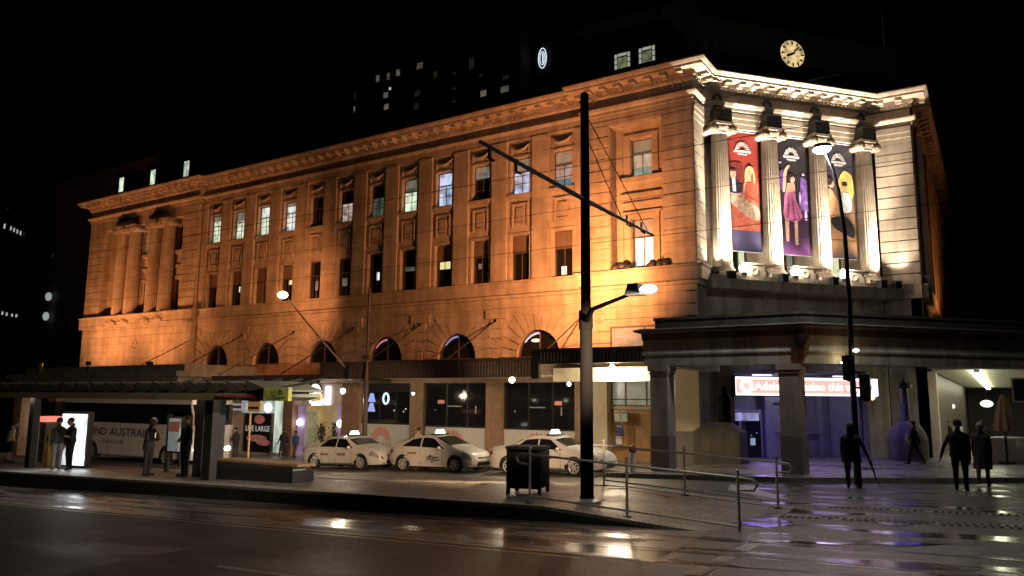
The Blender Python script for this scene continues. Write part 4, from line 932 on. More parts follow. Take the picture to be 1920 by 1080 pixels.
# the sodium flood on its long boom, lighting the west half
pA = at_y(530, 553, 27.3); pB = at_y(652, 694, 27.45)
t = thing('boom_floodlight', pA, 'glowing orange sodium floodlight at the tip of a long thin boom', 'floodlight')
MB().tube([pB, pB+(pA-pB)*.5, pA+np.array([.35, .1, -.25])], [.05, .045, .03], 8).build('boom', mat('galvanised_steel', (.42, .38, .32), rough=.5), t)
MB().box(pB[0]-.08, pB[0]+.08, 27.35, 27.55, 3.2, pB[2]+.2).build('bracket', BRONZE, t)
MB().ell(pA, (.3, .26, .2), 14, 10).build('lamp', mat('sodium_lamp', (1, .7, .3), emit=12, ecol=(1, .62, .2)), t, smooth=True)
spot('flood_light', pA+np.array([-.3, .65, .1]), (-43.5, 33, 9.2), 2900, ORANGE, 124, 1.0, .2, t)
flood(-56.8, 27.5, 4.4, (-57.5, 33, 10.5), 2900, 'floodlight on the west canopy roof nearer its left end', 130)
flood(-50.5, 27.5, 4.4, (-51, 33, 10.5), 2100, 'floodlight on the west canopy roof nearer its right end', 130)
flood(-44.5, 28.0, 4.3, (-47.5, 33, 6.0), 220, 'floodlight beside the left awning aimed at the first arch', 130)
flood(at_y(1097, 540, 28.3)[0], 28.3, 7.1, (-18.5, 33, 9.8), 6200, 'floodlight on a short mast hidden behind the tall black pole', 176, lens=False)
flood(.8, 47, 5.6, (-2.7, 48, 12), 700, 'floodlight at the side wall near the right edge', 120)
# warm white uplights on the corner bay
WARM = (1.0, .85, .7)
def up(s, d, label, power, tgt, size=75, big=False):
    q = FRD(s, d, 7.98 if d > -.75 else 7.75)
    t = thing('uplight', q, label, 'floodlight', 'uplights along the corner ledge')
    z = q[2]
    MB(FRD).box(s-.16, s+.16, d-.14, d+.14, z, z+.3).box(s-.2, s+.2, d-.18, d+.18, z+.3, z+.36).build('housing', BLACK, t)
    MB(FRD).box(s-.15, s+.15, d-.13, d+.13, z+.362, z+.37).build('lens', mat('uplight_lens', (1, 1, 1), emit=5, ecol=(1, .85, .6)), t)
    spot('uplight_beam', FRD(s, d, z+.42), tgt, power, WARM, size, .9, .1, t)
    return t
for i, s in enumerate(COLS):
    o_ = up(s-.1, -.92, 'black uplight box before the %s column of the corner bay' % ('first', 'second', 'third', 'fourth')[i], (16000, 16000, 16000, 10000)[i], FRD(s, -.72, 17), 46)
    spot('uplight_spill', FRD(s-.1, -.92, 8.42), FRD(s, -.35, 10.2), 750, WARM, 85, .9, .1, o_)
up(.15, -.45, 'black uplight box in the inner corner left of the first column', 420, FRD(-.3, -.4, 16), 110)
up(9.9, -1.0, 'black uplight box before the pale right pier of the corner bay', 900, FRC(1.0, -.1, 14.5), 90)
for i in range(3):
    s = COLS[i]+.72; q = FRD(s, -.7, 8.2)
    t = thing('bright_floodlight', q, 'white glowing floodlight between the %s and %s columns' % (('first', 'second'), ('second', 'third'), ('third', 'fourth'))[i], 'floodlight', 'glowing floodlights on the corner ledge')
    MB(FRD).box(s-.1, s+.1, -.76, -.62, 7.98, 8.16).build('base', BLACK, t)
    MB(FRD).lathe(s, -.7, [(.12, 8.16), (.2, 8.22), (.24, 8.38), (.1, 8.48)], 12).build('lamp', mat('flood_lamp', (1, 1, 1), emit=18, ecol=(1, .93, .8)), t, smooth=True)
    point('lamp_light', FRD(s+.25, -.85, 8.62), 130, WARM, .12, t)
# banners
BN = []
SKIN = mat('printed_skin', (.62, .37, .26), rough=.6, var=.3, scale=6); SKIN2 = mat('printed_tan_skin', (.55, .3, .17), rough=.6)
def pr(name, c, **k): return mat(name, c, rough=.55, var=.45, scale=5, **k)
BZ0, BZ1, BD = 9.3, 15.2, .1
def banner(i, label, base):
    s0, s1 = COLS[i]+.5, COLS[i+1]-.5
    t = thing('banner', FRD((s0+s1)/2, BD, BZ0), label, 'banner', 'tall advertising banners between the corner columns')
    MB(FRD).box(s0, s1, BD, BD+.03, BZ0, BZ1).build('cloth', base, t)
    MB(FRD).tube([(s0-.1, BD+.02, BZ1+.02), (s1+.1, BD+.02, BZ1+.02)], .035, 6).tube([(s0-.1, BD+.02, BZ0), (s1+.1, BD+.02, BZ0)], .035, 6).build('rod', STEEL, t)
    LG = pr('pale_print', (.5, .47, .45)); c = (s0+s1)/2
    e = sunburst(FRD, c, 14.32, .17, .4, BD-.02, LG, t, 11)
    MB(FRD).box(c-.46, c+.46, BD-.02, BD, 14.18, 14.29).box(c-.25, c+.25, BD-.02, BD, 14.06, 14.12).build('emblem_lettering', LG, t)
    return t, s0, s1, c
def blob(par, name, m, items, d=0):
    mb = MB(FRD)
    for it in items:
        if len(it) == 4: mb.ell((it[0], BD-.012-d, it[1]), (it[2], .012, it[3]), 16, 10)
        else: mb.prism(it, BD-.018-d, BD-.006-d)
    return mb.build(name, m, par, smooth=False)
def poly(*p): return list(p)+[None] if len(p) == 4 else list(p)
def pg(mb_pts): return mb_pts
def shape(par, name, m, polys, ells=(), d=0):
    mb = MB(FRD)
    for p in polys:
        if len(p) > 4:
            for _ in range(3): p = [((1-t)*a[0]+t*b_[0], (1-t)*a[1]+t*b_[1]) for a, b_ in zip(p, p[1:]+p[:1]) for t in (.22, .78)]
        mb.prism(p, BD-.016-d, BD-.004-d)
    for e in ells: mb.ell((e[0], BD-.012-d, e[1]), (e[2], .01, e[3]), 16, 10)
    return mb.build(name, m, par)
def vgrad(name, c0, c1, z0, z1, var=.3):
    """printed fade from one ink to another up the cloth"""
    m = bpy.data.materials.new(name); m.use_nodes = True; t_ = m.node_tree; b = t_.nodes['Principled BSDF']; b.inputs['Roughness'].default_value = .55
    tc = t_.nodes.new('ShaderNodeTexCoord'); sx = t_.nodes.new('ShaderNodeSeparateXYZ'); t_.links.new(tc.outputs['Object'], sx.inputs[0])
    mr = t_.nodes.new('ShaderNodeMapRange'); mr.inputs['From Min'].default_value = z0; mr.inputs['From Max'].default_value = z1; t_.links.new(sx.outputs['Z'], mr.inputs['Value'])
    n = t_.nodes.new('ShaderNodeTexNoise'); n.inputs['Scale'].default_value = 1.1; t_.links.new(tc.outputs['Object'], n.inputs['Vector'])
    ad = t_.nodes.new('ShaderNodeMath'); ad.operation = 'MULTIPLY_ADD'; ad.inputs[1].default_value = var; t_.links.new(n.outputs['Fac'], ad.inputs[0]); t_.links.new(mr.outputs['Result'], ad.inputs[2])
    r = t_.nodes.new('ShaderNodeValToRGB'); r.color_ramp.elements[0].position = .1; r.color_ramp.elements[0].color = (*c0, 1); r.color_ramp.elements[1].color = (*c1, 1); t_.links.new(ad.outputs[0], r.inputs['Fac']); t_.links.new(r.outputs['Color'], b.inputs['Base Color']); return m
b, s0, s1, c = banner(0, 'red banner with a suited man and a blond woman at a gaming table', vgrad('red_print', (.55, .1, .055), (.3, .04, .03), 0, 5))
shape(b, 'printed_table', pr('red_felt', (.6, .16, .1)), [[(s0, 9.95), (s1, 9.95), (s1, 11.7), (c, 12.1), (s0, 12.2)]])
shape(b, 'printed_chips', mat('chip_print', (.62, .42, .3), rough=.6, var=.6, scale=7), [[(s0+.05, 11.7), (c+.1, 11.0), (s1-.03, 10.75), (s1-.03, 11.45), (c, 11.9), (s0+.05, 12.05)]], d=.006)
shape(b, 'printed_woman', pr('red_dress', (.5, .09, .05)), [[(c+.02, 12.0), (s1-.05, 11.95), (s1-.08, 12.9), (c+.35, 13.15), (c+.08, 12.8)]], d=.006)
shape(b, 'printed_shade', pr('shade_print', (.16, .03, .025)), [[(c+.3, 12.0), (s1-.05, 11.95), (s1-.1, 12.7), (c+.48, 13.0), (c+.4, 12.5)], [(s0, 12.6), (c-.2, 12.7), (c, 13.2), (c-.1, 13.7), (s0, 13.6)]], d=.002)
shape(b, 'printed_face', SKIN, [[(c-.16, 11.85), (c-.02, 11.8), (c+.06, 12.2), (c+.14, 12.75), (c+.06, 12.85), (c-.02, 12.5)], [(s0+.0, 12.05), (c-.3, 12.0), (c-.15, 12.05), (c-.15, 12.2), (s0, 12.25)], [(c+.22, 12.75), (c+.42, 12.75), (c+.4, 13.05), (c+.24, 13.05)]], [(s0+.32, 13.05, .17, .23), (c+.32, 13.2, .15, .22)], d=.01)
shape(b, 'printed_features', pr('dark_ink', (.12, .05, .04)), [], [(s0+.27, 13.1, .025, .015), (s0+.38, 13.1, .025, .015), (s0+.33, 12.95, .05, .014), (c+.27, 13.24, .022, .014), (c+.37, 13.24, .022, .014), (c+.32, 13.09, .04, .014), (s0+.3, 13.24, .17, .07)], d=.024)
shape(b, 'printed_hair', pr('blond_hair', (.75, .5, .22)), [[(c+.05, 12.6), (c+.2, 12.7), (c+.22, 13.3), (c+.5, 13.3), (c+.55, 12.7), (c+.66, 12.7), (c+.6, 13.4), (c+.33, 13.58), (c+.08, 13.3)]], d=.014)
shape(b, 'printed_suit', pr('dark_suit', (.03, .03, .05)), [[(s0, 12.1), (c-.12, 12.1), (c-.14, 12.6), (s0+.42, 12.85), (s0, 12.85)]], d=.012)
shape(b, 'printed_shirt', pr('white_shirt', (.7, .7, .72)), [[(s0+.3, 12.2), (s0+.45, 12.2), (s0+.42, 12.85), (s0+.24, 12.85)]], d=.02)
shape(b, 'printed_foot_band', vgrad('navy_print', (.03, .03, .09), (.12, .1, .2), 0, .6), [[(s0, BZ0), (s1, BZ0), (s1, 10.3), (s0, 10.3)]], d=.008)
b, s0, s1, c = banner(1, 'dark banner with a dancing woman in a pink dress', vgrad('night_print', (.06, .025, .07), (.02, .018, .022), 0, 4))
shape(b, 'printed_dress', mat('pink_dress', (.62, .18, .38), rough=.6, var=.3, scale=3), [[(c-.62, 11.1), (c-.2, 10.95), (c+.42, 11.05), (c+.5, 11.3), (c+.12, 12.1), (c+.14, 12.5), (c-.45, 12.45), (c-.52, 12.0)]])
shape(b, 'printed_limbs', SKIN, [[(c-.5, 9.95), (c-.34, 9.95), (c-.3, 11.05), (c-.52, 11.1)], [(c+.0, 9.8), (c+.18, 9.8), (c+.2, 11.0), (c+.02, 11.0)], [(c-.6, 12.4), (c-.42, 12.4), (c-.32, 13.5), (c-.1, 13.75), (c-.2, 13.85), (c-.5, 13.5)], [(c-.42, 12.4), (c+.14, 12.5), (c+.1, 12.9), (c-.3, 12.9)]], [(c+.0, 13.1, .14, .18)], d=.004)
shape(b, 'printed_folds', pr('fold_print', (.3, .07, .2)), [[(c-.4, 11.1), (c-.3, 11.1), (c-.22, 12.0), (c-.28, 12.3)], [(c-.02, 11.0), (c+.1, 11.02), (c-.02, 12.0), (c-.1, 12.2)], [(c+.28, 11.1), (c+.36, 11.14), (c+.08, 12.0), (c+.05, 12.1)]], d=.004)
shape(b, 'printed_lights', mat('violet_light_print', (.5, .35, .75), rough=.6, var=.5, scale=8), [], [(s1-.25, 13.4, .08, .08), (s1-.5, 12.2, .05, .3), (s0+.2, 13.9, .1, .06), (s1-.2, 11.3, .07, .25)], d=.002)
shape(b, 'printed_hair', pr('dark_hair', (.04, .02, .02)), [], [(c-.06, 13.2, .2, .2)], d=.002)
shape(b, 'printed_crowd', mat('violet_crowd', (.12, .06, .22), rough=.6, var=.8, scale=4), [[(c+.3, 11.6), (s1-.03, 11.5), (s1-.05, 13.1), (c+.5, 13.3)], [(s0+.03, 12.6), (c-.55, 12.5), (c-.5, 13.6), (s0+.1, 13.4)]], d=.0)
shape(b, 'printed_foot_band', vgrad('violet_print', (.3, .1, .35), (.06, .03, .09), 0, .8), [[(s0, BZ0), (s1, BZ0), (s1, 10.2), (s0, 10.2)]], d=-.002)
b, s0, s1, c = banner(2, 'golden banner with a seated couple at a bar', vgrad('gold_print', (.45, .24, .09), (.05, .045, .07), 0, 5.2))
shape(b, 'printed_glow', mat('gold_glow_print', (.6, .5, .14), rough=.6, var=.35, scale=2), [[(c-.05, 12.3), (s1-.05, 12.3), (s1-.05, 13.6), (c+.3, 13.9), (c-.1, 13.3)]])
shape(b, 'printed_figures', SKIN2, [[(s0+.1, 11.3), (c+.1, 11.5), (c+.0, 12.0), (s0+.35, 12.9), (s0+.12, 12.7)]], [(s0+.4, 13.1, .18, .22), (c+.3, 12.95, .16, .22)], d=.006)
shape(b, 'printed_shirt', pr('white_shirt', (.7, .7, .72)), [[(c+.05, 11.6), (s1-.2, 11.7), (s1-.25, 12.6), (c+.25, 12.75), (c+.02, 12.5)]], d=.008)
shape(b, 'printed_hair', pr('dark_hair', (.04, .02, .02)), [], [(s0+.3, 13.2, .2, .22), (c+.3, 13.12, .17, .12)], d=.01)
shape(b, 'printed_trousers', pr('black_cloth_print', (.02, .018, .02)), [[(s0+.2, 11.3), (c+.2, 11.5), (s1-.1, 11.0), (s1-.15, 10.3), (c+.3, 10.5), (s0+.4, 10.8)]], d=.008)
shape(b, 'printed_foot_band', vgrad('brown_print', (.03, .03, .06), (.35, .2, .1), 0, .8), [[(s0, BZ0), (s1, BZ0), (s1, 10.2), (s0, 10.2)]], d=.012)
# ================================================================== tall black traction pole with street lamp and tram wires
PX, PY = -7.3, 14.5
pz = PLAT(PX)
tp = thing('traction_pole', (PX, PY, pz), 'tall black tram wire pole with cross arm standing beside the litter bin', 'pole')
MB().lathe(PX, PY, [(.15, pz), (.15, pz+.06), (.14, pz+.08), (.135, pz+3.9), (.11, pz+3.95), (.095, 9.1), (.02, 9.15)], 20).build('shaft', mat('matt_black_pole', (.0028, .0028, .0028), rough=.9, spec=.03), tp, smooth=True)
a0 = at_x(900, 260, PX); a1 = at_x(1225, 450, PX); zA = at_y(1097, 375, PY)[2]
MB().tube([(PX, a0[1], zA+.12), (PX, PY, zA), (PX, a1[1], zA-.05)], [.035, .055, .03], 8).build('cross_arm', BLACK, tp)
mb = MB(); mb.tube([(PX, PY, 8.7), (PX, a1[1]-.4, zA)], .012, 5).tube([(PX, PY, 8.2), (PX, a1[1]-2.0, zA)], .012, 5)
for y in (a0[1]+.3, a0[1]+1.2, a1[1]-.8, a1[1]-1.7): mb.tube([(PX, y, zA+.14), (PX, y, zA-.1), (PX+.1, y, zA-.16)], .028, 6)
mb.build('stays_and_clamps', BLACK, tp)
LY = 12.3; lp = at_y(1212, 540, LY)
MB().tube([(PX, PY, lp[2]-.28), (PX+.5, PY-.7, lp[2]-.12), (lp[0]-.2, LY+.2, lp[2])], [.08, .05, .03], 8).lathe(PX, PY, [(.15, lp[2]-.45), (.15, lp[2]-.05)], 16).build('lamp_arm', mat('matt_black_pole', (.0028, .0028, .0028)), tp)
MB().box(lp[0]-.4, lp[0]-.1, LY-.06, LY+.26, lp[2]-.1, lp[2]+.1, (.06, .03)).build('lamp_housing', BLACK, tp)
spot('street_light', lp+np.array([0, 0, -.12]), (lp[0], lp[1]+1.2, 0), 110, (1, .85, .65), 125, .8, .12, tp)
MB().ell(lp+np.array([.04, 0, -.02]), (.15, .11, .075), 14, 10).build('lamp', mat('street_lamp_white', (1, 1, 1), emit=22, ecol=(1, .93, .82)), tp, smooth=True)
spot('street_light', lp+np.array([0, 0, -.12]), (-19.5, 24.6, -.9), 21000, (1, .66, .4), 46, .95, .12, tp)
spot('street_light', lp+np.array([0, 0, -.12]), (-38, 25.1, -1.2), 26000, (1, .76, .55), 26, .9, .12, tp)
spot('street_light', lp+np.array([0, 0, -.12]), (-27, 13.1, 1.3), 10000, (1, .8, .6), 40, .9, .12, tp)
def wire(name, pts, r, label):
    w = MB().tube(pts, r, 5).build(name, BLACK); tag(w, label, 'wire', 'tram wires over the street'); return w
def sag(x0, x1, Y, z, s, n=9): return [(x0+(x1-x0)*k/(n-1), Y, z-s*(1-(2*k/(n-1)-1)**2)) for k in range(n)]
wire('tram_wire', [(-70, a0[1]+.6, zA-.75)]+[(PX, a0[1]+.6, zA-.42), (20, a0[1]+.6, zA-.4)], .006, 'lower tram wire passing under the near end of the cross arm')
wire('tram_wire', [(-70, a0[1]+1.0, zA+.1), (-40, a0[1]+1.0, zA-.15), (PX, a0[1]+1.0, zA+.45), (20, a0[1]+1.0, zA+.3)], .005, 'upper tram wire passing over the near end of the cross arm')
wire('tram_wire', [(-70, a1[1]-1.2, zA-.6), (PX, a1[1]-1.2, zA-.35), (20, a1[1]-1.2, zA-.3)], .007, 'tram wire under the far end of the cross arm')
wire('tram_wire', [(-70, a1[1]-1.4, zA+.6), (-40, a1[1]-1.4, zA+.2), (PX, a1[1]-1.4, zA+.6), (20, a1[1]-1.4, zA+.7)], .006, 'tram wire above the far end of the cross arm')
# slim pole in front of the awning
q = on_g(684, 868); 
sp = thing('slim_pole', (q[0], 27.3, PAV(q[0], 27.3)), 'slim brown pole standing behind the first taxi in front of the awning', 'pole')
x = at_y(684, 800, 27.2)[0]; z = PAV(x, 27.2); zt = at_y(684, 540, 27.2)[2]
MB().lathe(x, 27.2, [(.17, z), (.17, z+1.0), (.13, z+1.05), (.11, z+4.2), (.07, z+4.3), (.06, zt), (.01, zt+.05)], 14).box(x-.2, x+.2, 27.1, 27.3, z+4.9, z+5.1).build('shaft', IRON, sp, smooth=True)
# curved street lamp on the crossing with traffic signals
YL = 24.3
pts = [(1607, 872), (1603, 790), (1598, 700), (1592, 560), (1584, 440), (1573, 360), (1562, 318), (1550, 290)]
pp = [at_y(a, b, YL) for a, b in pts]; pp[0][2] = PAV(pp[0][0], YL)-.12
sl = thing('street_lamp', pp[0], 'black curved street lamp with a blue white glow beside the crossing', 'street lamp')
MB().tube([tuple(p) for p in pp], [.11, .09, .085, .07, .06, .05, .045, .04], 12).build('post', BLACK, sl, smooth=True)
lh = at_y(1541, 280, YL)
MB().ell(lh+np.array([0, 0, .1]), (.3, .18, .1), 14, 8).build('hood', DARK, sl, smooth=True)
MB().ell(lh, (.27, .17, .13), 14, 8).build('lamp', mat('blue_white_lamp', (1, 1, 1), emit=30, ecol=(.9, .93, 1)), sl, smooth=True)
spot('street_light', lh+np.array([0, 0, -.2]), (lh[0]-.2, 21.5, 0), 520, (.95, .93, 1.0), 150, .6, .15, sl)
point('street_glow', lh+np.array([0, 0, -.3]), 420, (.95, .95, .92), .15, sl)
def signal(px, py, dx, label, lens, back):
    p = at_y(px, py, YL-.05); t = thing('traffic_signal', p, label, 'traffic light', 'signals on the curved street lamp')
    w, h = .14, .36
    MB().box(p[0]-w, p[0]+w, YL-.15, YL+.1, p[2]-h, p[2]+h).build('housing', BLACK, t)
    for k in range(3):
        z = p[2]-.27+.27*k
        MB().lathe(p[0]+dx*.0, z, [(.1, YL+.1), (.13, YL+.1), (.13, YL+.28), (.1, YL+.28)], 12, ax='y').build('visor', BLACK, t)
    MB().tube([(p[0], YL, p[2]), (at_y(1599, py, YL)[0], YL, p[2])], .035, 6).build('bracket', BLACK, t)
    if lens: 
        MB().ell((p[0]+.0, YL+.12, p[2]+.27), (.09, .03, .09)).build('lens', lit('red_signal', (1, .1, .03), 6), t)
        point('signal_glow', (p[0]-.3, YL+.5, p[2]+.27), 7, (1, .14, .04), .05, t)
    return t
signal(1590, 690, 0, 'back of the upper traffic signal left of the lamp post', True, True)
signal(1622, 727, 0, 'traffic signal below the sign arrow right of the lamp post', False, True)
p = at_y(1634, 744, 24.5); l = MB().ell(p, (.1, .06, .1), 12, 8).build('amber_light', lit('amber_lamp', (1, .62, .25), 5), None, smooth=True); tag(l, 'small amber light glowing right of the lower traffic signal', 'lamp'); MB().box(p[0]-.25, p[0], 24.5, 24.54, p[2]-.03, p[2]+.03).build('bracket', BLACK, l)
p = at_y(1605, 657, 24.2); l = MB().ell(p, (.09, .06, .05), 12, 8).build('spot_lamp', lit('small_white_lamp', (1, .95, .85), 6), None, smooth=True); tag(l, 'tiny white lamp on the street lamp post above the signals', 'lamp')
# ================================================================== tram shelter
shY0, shY1 = 13.35, 15.35
sx0, sx1 = -38.0, at_y(497, 740, shY0)[0]
sh = thing('tram_shelter', (-22, 14.4, PLAT(-22)), 'long dark tram shelter with a louvred roof over the waiting people', 'shelter')
zf0, zf1 = 2.22, 2.42
ROOFM = mat('shelter_roof', (.14, .15, .12), rough=.45, var=.3); FASC = mat('olive_fascia', (.5, .42, .24), rough=.5, var=.25, scale=1.2)
MB().box(sx0, sx1, shY0, shY0+.06, zf0, zf1).box(sx0, sx1, shY1-.06, shY1, zf0, zf1).build('fascia', FASC, sh)
mb = MB(); n = 26
for k in range(n):
    x = sx0+(sx1-sx0)*k/n; w = (sx1-sx0)/n
    mb.prism([(x, zf1+.0), (x+w*1.12, zf1+.05), (x+w*1.12, zf1+.09), (x, zf1+.34)][::1], shY0+.05, shY1-.05)
mb.build('roof', ROOFM, sh)
MB().box(sx0, sx1, shY0+.06, shY1-.06, zf1-.1, zf1-.02).build('ceiling', ROOFM, sh)
mb = MB()
for k in range(n+1): x = sx0+(sx1-sx0)*k/n; mb.tube([(x, shY0+.02, zf1+.05), (x, shY1, zf1+.42)], .035, 5)
mb.build('rafters', BLACK, sh)
for px, w, Y in ((378, .2, 14.5), (395, .18, 14.0), (408, .14, 14.55), (60, .16, 14.5)):
    x = at_y(px, 830, Y)[0]; z = PLAT(x); MB().box(x-w, x+w, Y-.12, Y+.12, z, zf1-.1).build('column', DARK, sh)
x0, x1 = at_y(414, 880, 14.5)[0], at_y(562, 890, 14.5)[0]
mb = MB(); mb.box(x0, x1, 14.25, 15.0, PLAT(x0)-.02, PLAT(x1)+.3).build('planter_wall', DARK, sh)
rl = MB(); rl.box(x0, x1+.1, 14.3, 14.95, PLAT(x1)+.42, PLAT(x1)+.48).build('bench_seat', mat('bench_timber', (.4, .26, .14), rough=.45, var=.25), sh)
mb = MB()
for k in range(12): x = x0+(x1-x0)*(k+.3)/12; mb.box(x, x+.04, 14.4, 14.85, PLAT(x1)+.3, PLAT(x1)+.42)
mb.build('bench_supports', STEEL, sh)
mb = MB()
SHL = mat('shelter_downlight', (1, 1, 1), emit=6, ecol=(1, .93, .8))
for k, px in enumerate((30, 105, 172, 235, 300, 455)):
    q = at_y(px, 751, 14.2)
    MB().lathe(q[0], 14.2, [(.06, zf1-.13), (.06, zf1-.1)], 10).build('downlight', SHL, sh)
    point('shelter_light', (q[0], 14.2, zf1-.2), 10, (1, .85, .65), .1, sh)
# station name board at the end of the shelter
p0, p1 = at_y(496, 726, 13.3), at_y(541, 752, 13.3)
ns = thing('station_name_board', ((p0[0]+p1[0])/2, 13.3, 2.2), 'yellow green tram stop name board at the right end of the shelter', 'sign')
YG = mat('yellow_green_board', (.34, .36, .09), rough=.5, emit=.10, ecol=(.5, .5, .1))
MB().box(p0[0], p1[0], 13.28, 13.4, p1[2], p0[2]).build('board', YG, ns)
REDP = mat('dark_red_print', (.35, .04, .03), rough=.6)
f13 = Frame((0, 13.26, 0)); w = p1[0]-p0[0]
text('lettering', 'Station', .14, f13, p0[0]+w*.38, .0, p1[2]+.05, BLACK, ns, .008, width=w*.52)
text('lettering', 'Adelaide Railway', .15, Frame((0, 13.32, 0)), p0[0]-1.75, .0, p1[2]+.07, REDP, ns, .008, width=1.9)
text('lettering', 'i', .2, f13, p0[0]+w*.3, 0, p0[2]-.2, BLACK, ns, .008)
mb = MB(f13); cx, cz = p0[0]+w*.7, p0[2]-.13
mb.tube([(cx+.05*math.cos(t*.5236), 0, cz-.0+.05*math.sin(t*.5236)) for t in range(13)], .014, 5).tube([(cx-.05, 0, cz+.08), (cx-.02, 0, cz+.02), (cx+.05, 0, cz+.02), (cx+.08, 0, cz-.05)], .012, 5)
mb.build('wheelchair_symbol', BLACK, ns)
# lit advertising panel
q0, q1 = at_y(126, 830, 15.0), at_y(160, 830, 15.0)
z = PLAT(q0[0])
ad = thing('advertising_panel', ((q0[0]+q1[0])/2, 15.0, z), 'glowing white advertising panel behind the waiting men', 'advertising panel')
FA = Frame((q0[0], 14.75, 0), math.radians(12)); W_ = q1[0]-q0[0]
MB(FA).box(-.06, W_+.06, .03, .25, z+.05, z+2.0).box(.1, W_-.1, .05, .22, z-.02, z+.05).build('case', BLACK, ad)
MB(FA).box(0, W_, 0, .03, z+.12, z+1.92).build('lit_face', mat('lit_panel', (1, 1, 1), emit=1.6, ecol=(.92, .97, 1), glow=(.9, .9, .5)), ad)
area('panel_light', FA(W_/2, -.06, z+1.0), FA(W_/2, -3, z+.6), 45, (.9, .95, 1), W_, 1.7, ad)
# timetable panel
q0, q1 = at_y(316, 830, 15.2), at_y(338, 830, 15.2); z = PLAT(q0[0])
ip = thing('timetable_panel', (q0[0], 15.2, z), 'thin dark frame with a pale timetable between the suited man and the facing man', 'information panel')
MB().box(q0[0]-.1, q1[0]+.02, 15.2, 15.28, z+.62, z+1.78).box(q0[0]-.12, q0[0]-.03, 15.18, 15.3, z, z+1.85).build('frame', BLACK, ip)
MB().box(q0[0], q1[0]-.02, 15.17, 15.2, z+.68, z+1.72).build('timetable', mat('pale_timetable', (.5, .55, .55), rough=.4, emit=.10, ecol=(.7, .85, .9)), ip)
MB().box(q0[0]+.02, q1[0]-.05, 15.165, 15.17, z+1.3, z+1.62).build('map_print', REDL, ip)
# ticket kiosk and yellow post
q = at_y(80, 850, 17.2); z = G(q[0], 17.2)
tk = thing('ticket_kiosk', (q[0], 17.2, z), 'small kiosk with a red lit top behind the waiting men', 'kiosk')
h = at_y(80, 785, 17.2)[2]; MB().box(q[0]-.55, q[0]+.45, 17, 17.8, z, h-.12).build('body', GRANITE, tk); MB().box(q[0]-.6, q[0]+.5, 16.95, 17.85, h-.12, h+.1).build('lit_top', lit('red_top', (1, .25, .18), 1.0), tk)
MB().box(q[0]-.4, q[0]-.05, 16.95, 17, z+.4, h-.2).build('screen', mat('kiosk_screen', (.5, .42, .35), rough=.4, emit=.08, ecol=(1, .8, .6)), tk)
q = at_y(91, 850, 15.3); z = PLAT(q[0]); MBy = MB().box(q[0]-.09, q[0]+.09, 15.22, 15.4, z, z+1.25).box(q[0]-.1, q[0]+.1, 15.2, 15.42, z+1.25, z+1.3)
y_ = MBy.build('yellow_post', mat('yellow_paint', (.5, .38, .06), rough=.5)); tag(y_, 'short square yellow post left of the waiting men', 'post'); MB().box(q[0]-.06, q[0]+.06, 15.21, 15.22, z+.9, z+1.1).build('button_plate', BLACK, y_)
# timber sign post
q = on_g(465, 888, .15); x, Y = q[0], 20.6; x = at_y(465, 860, Y)[0]; z = G(x, Y)
so = thing('sign_post', (x, Y, z), 'tall thin yellowish post with a small sign box behind the bench', 'sign')
zt = at_y(468, 752, Y)[2]; MB().lathe(x, Y, [(.06, z), (.045, z+.1), (.045, zt)], 10).build('post', mat('ochre_post', (.45, .3, .12), rough=.6), so, smooth=True)
MB().box(x-.12, x+.62, Y-.06, Y+.06, zt-.42, zt+.18).build('sign_box', mat('ochre_board', (.45, .33, .13), rough=.6), so); MB().box(x-.05, x+.55, Y-.07, Y-.06, zt-.32, zt-.22).box(x-.05, x+.55, Y-.07, Y-.06, zt-.02, zt+.06).build('dark_print', BLACK, so)
# hanging shop sign seen beyond the sign post
q = at_y(445, 763, 29); hs = MB().box(q[0]-.85, q[0]+.75, 29, 29.15, q[2]-.2, q[2]+.2).build('hanging_sign', mat('pale_sign', (.55, .53, .55), rough=.5, emit=.2, ecol=(.8, .78, .85))); tag(hs, 'pale hanging sign with a bright left end under the awning', 'sign'); MB().box(q[0]-1.15, q[0]-.86, 28.98, 29.17, q[2]-.3, q[2]+.35).build('lit_end', L_BRT, hs); MB().box(q[0]-.6, q[0]+.35, 28.985, 29, q[2]-.08, q[2]+.08).build('blue_print', mat('blue_print', (.1, .08, .35), rough=.5), hs)
# litter bin of slatted steel
q0, q1 = at_y(947, 880, 14.5), at_y(1021, 880, 14.9); z = PLAT(q0[0])
FB = Frame((q0[0], 14.55, 0), math.radians(14)); bw = .8; bd = .72
MATB = mat('matt_black_bin', (.004, .004, .0045), rough=.8, spec=.1)
bn = thing('litter_bin', FB(bw/2, bd/2, z), 'square black slatted litter bin standing beside the near handrail', 'bin')
zb = z
MB(FB).box(-.02, bw+.02, -.02, bd+.02, zb+.98, zb+1.04).box(0, .07, 0, .07, zb, zb+.98).box(bw-.07, bw, 0, .07, zb, zb+.98).box(0, .07, bd-.07, bd, zb, zb+.98).box(bw-.07, bw, bd-.07, bd, zb, zb+.98).build('frame', MATB, bn)
mb = MB(FB)
for k in range(12): s = .08+.054*k; mb.box(s, s+.036, .01, .03, zb+.14, zb+.8); mb.box(s, s+.036, bd-.03, bd-.01, zb+.14, zb+.97)
for k in range(11): s = .08+.052*k; mb.box(.01, .03, s, s+.036, zb+.14, zb+.97); mb.box(bw-.03, bw-.01, s, s+.036, zb+.14, zb+.97)
mb.build('slats', MATB, bn)
MB(FB).box(.06, bw-.06, .05, bd-.05, zb+.12, zb+.95).build('liner', MATB, bn)
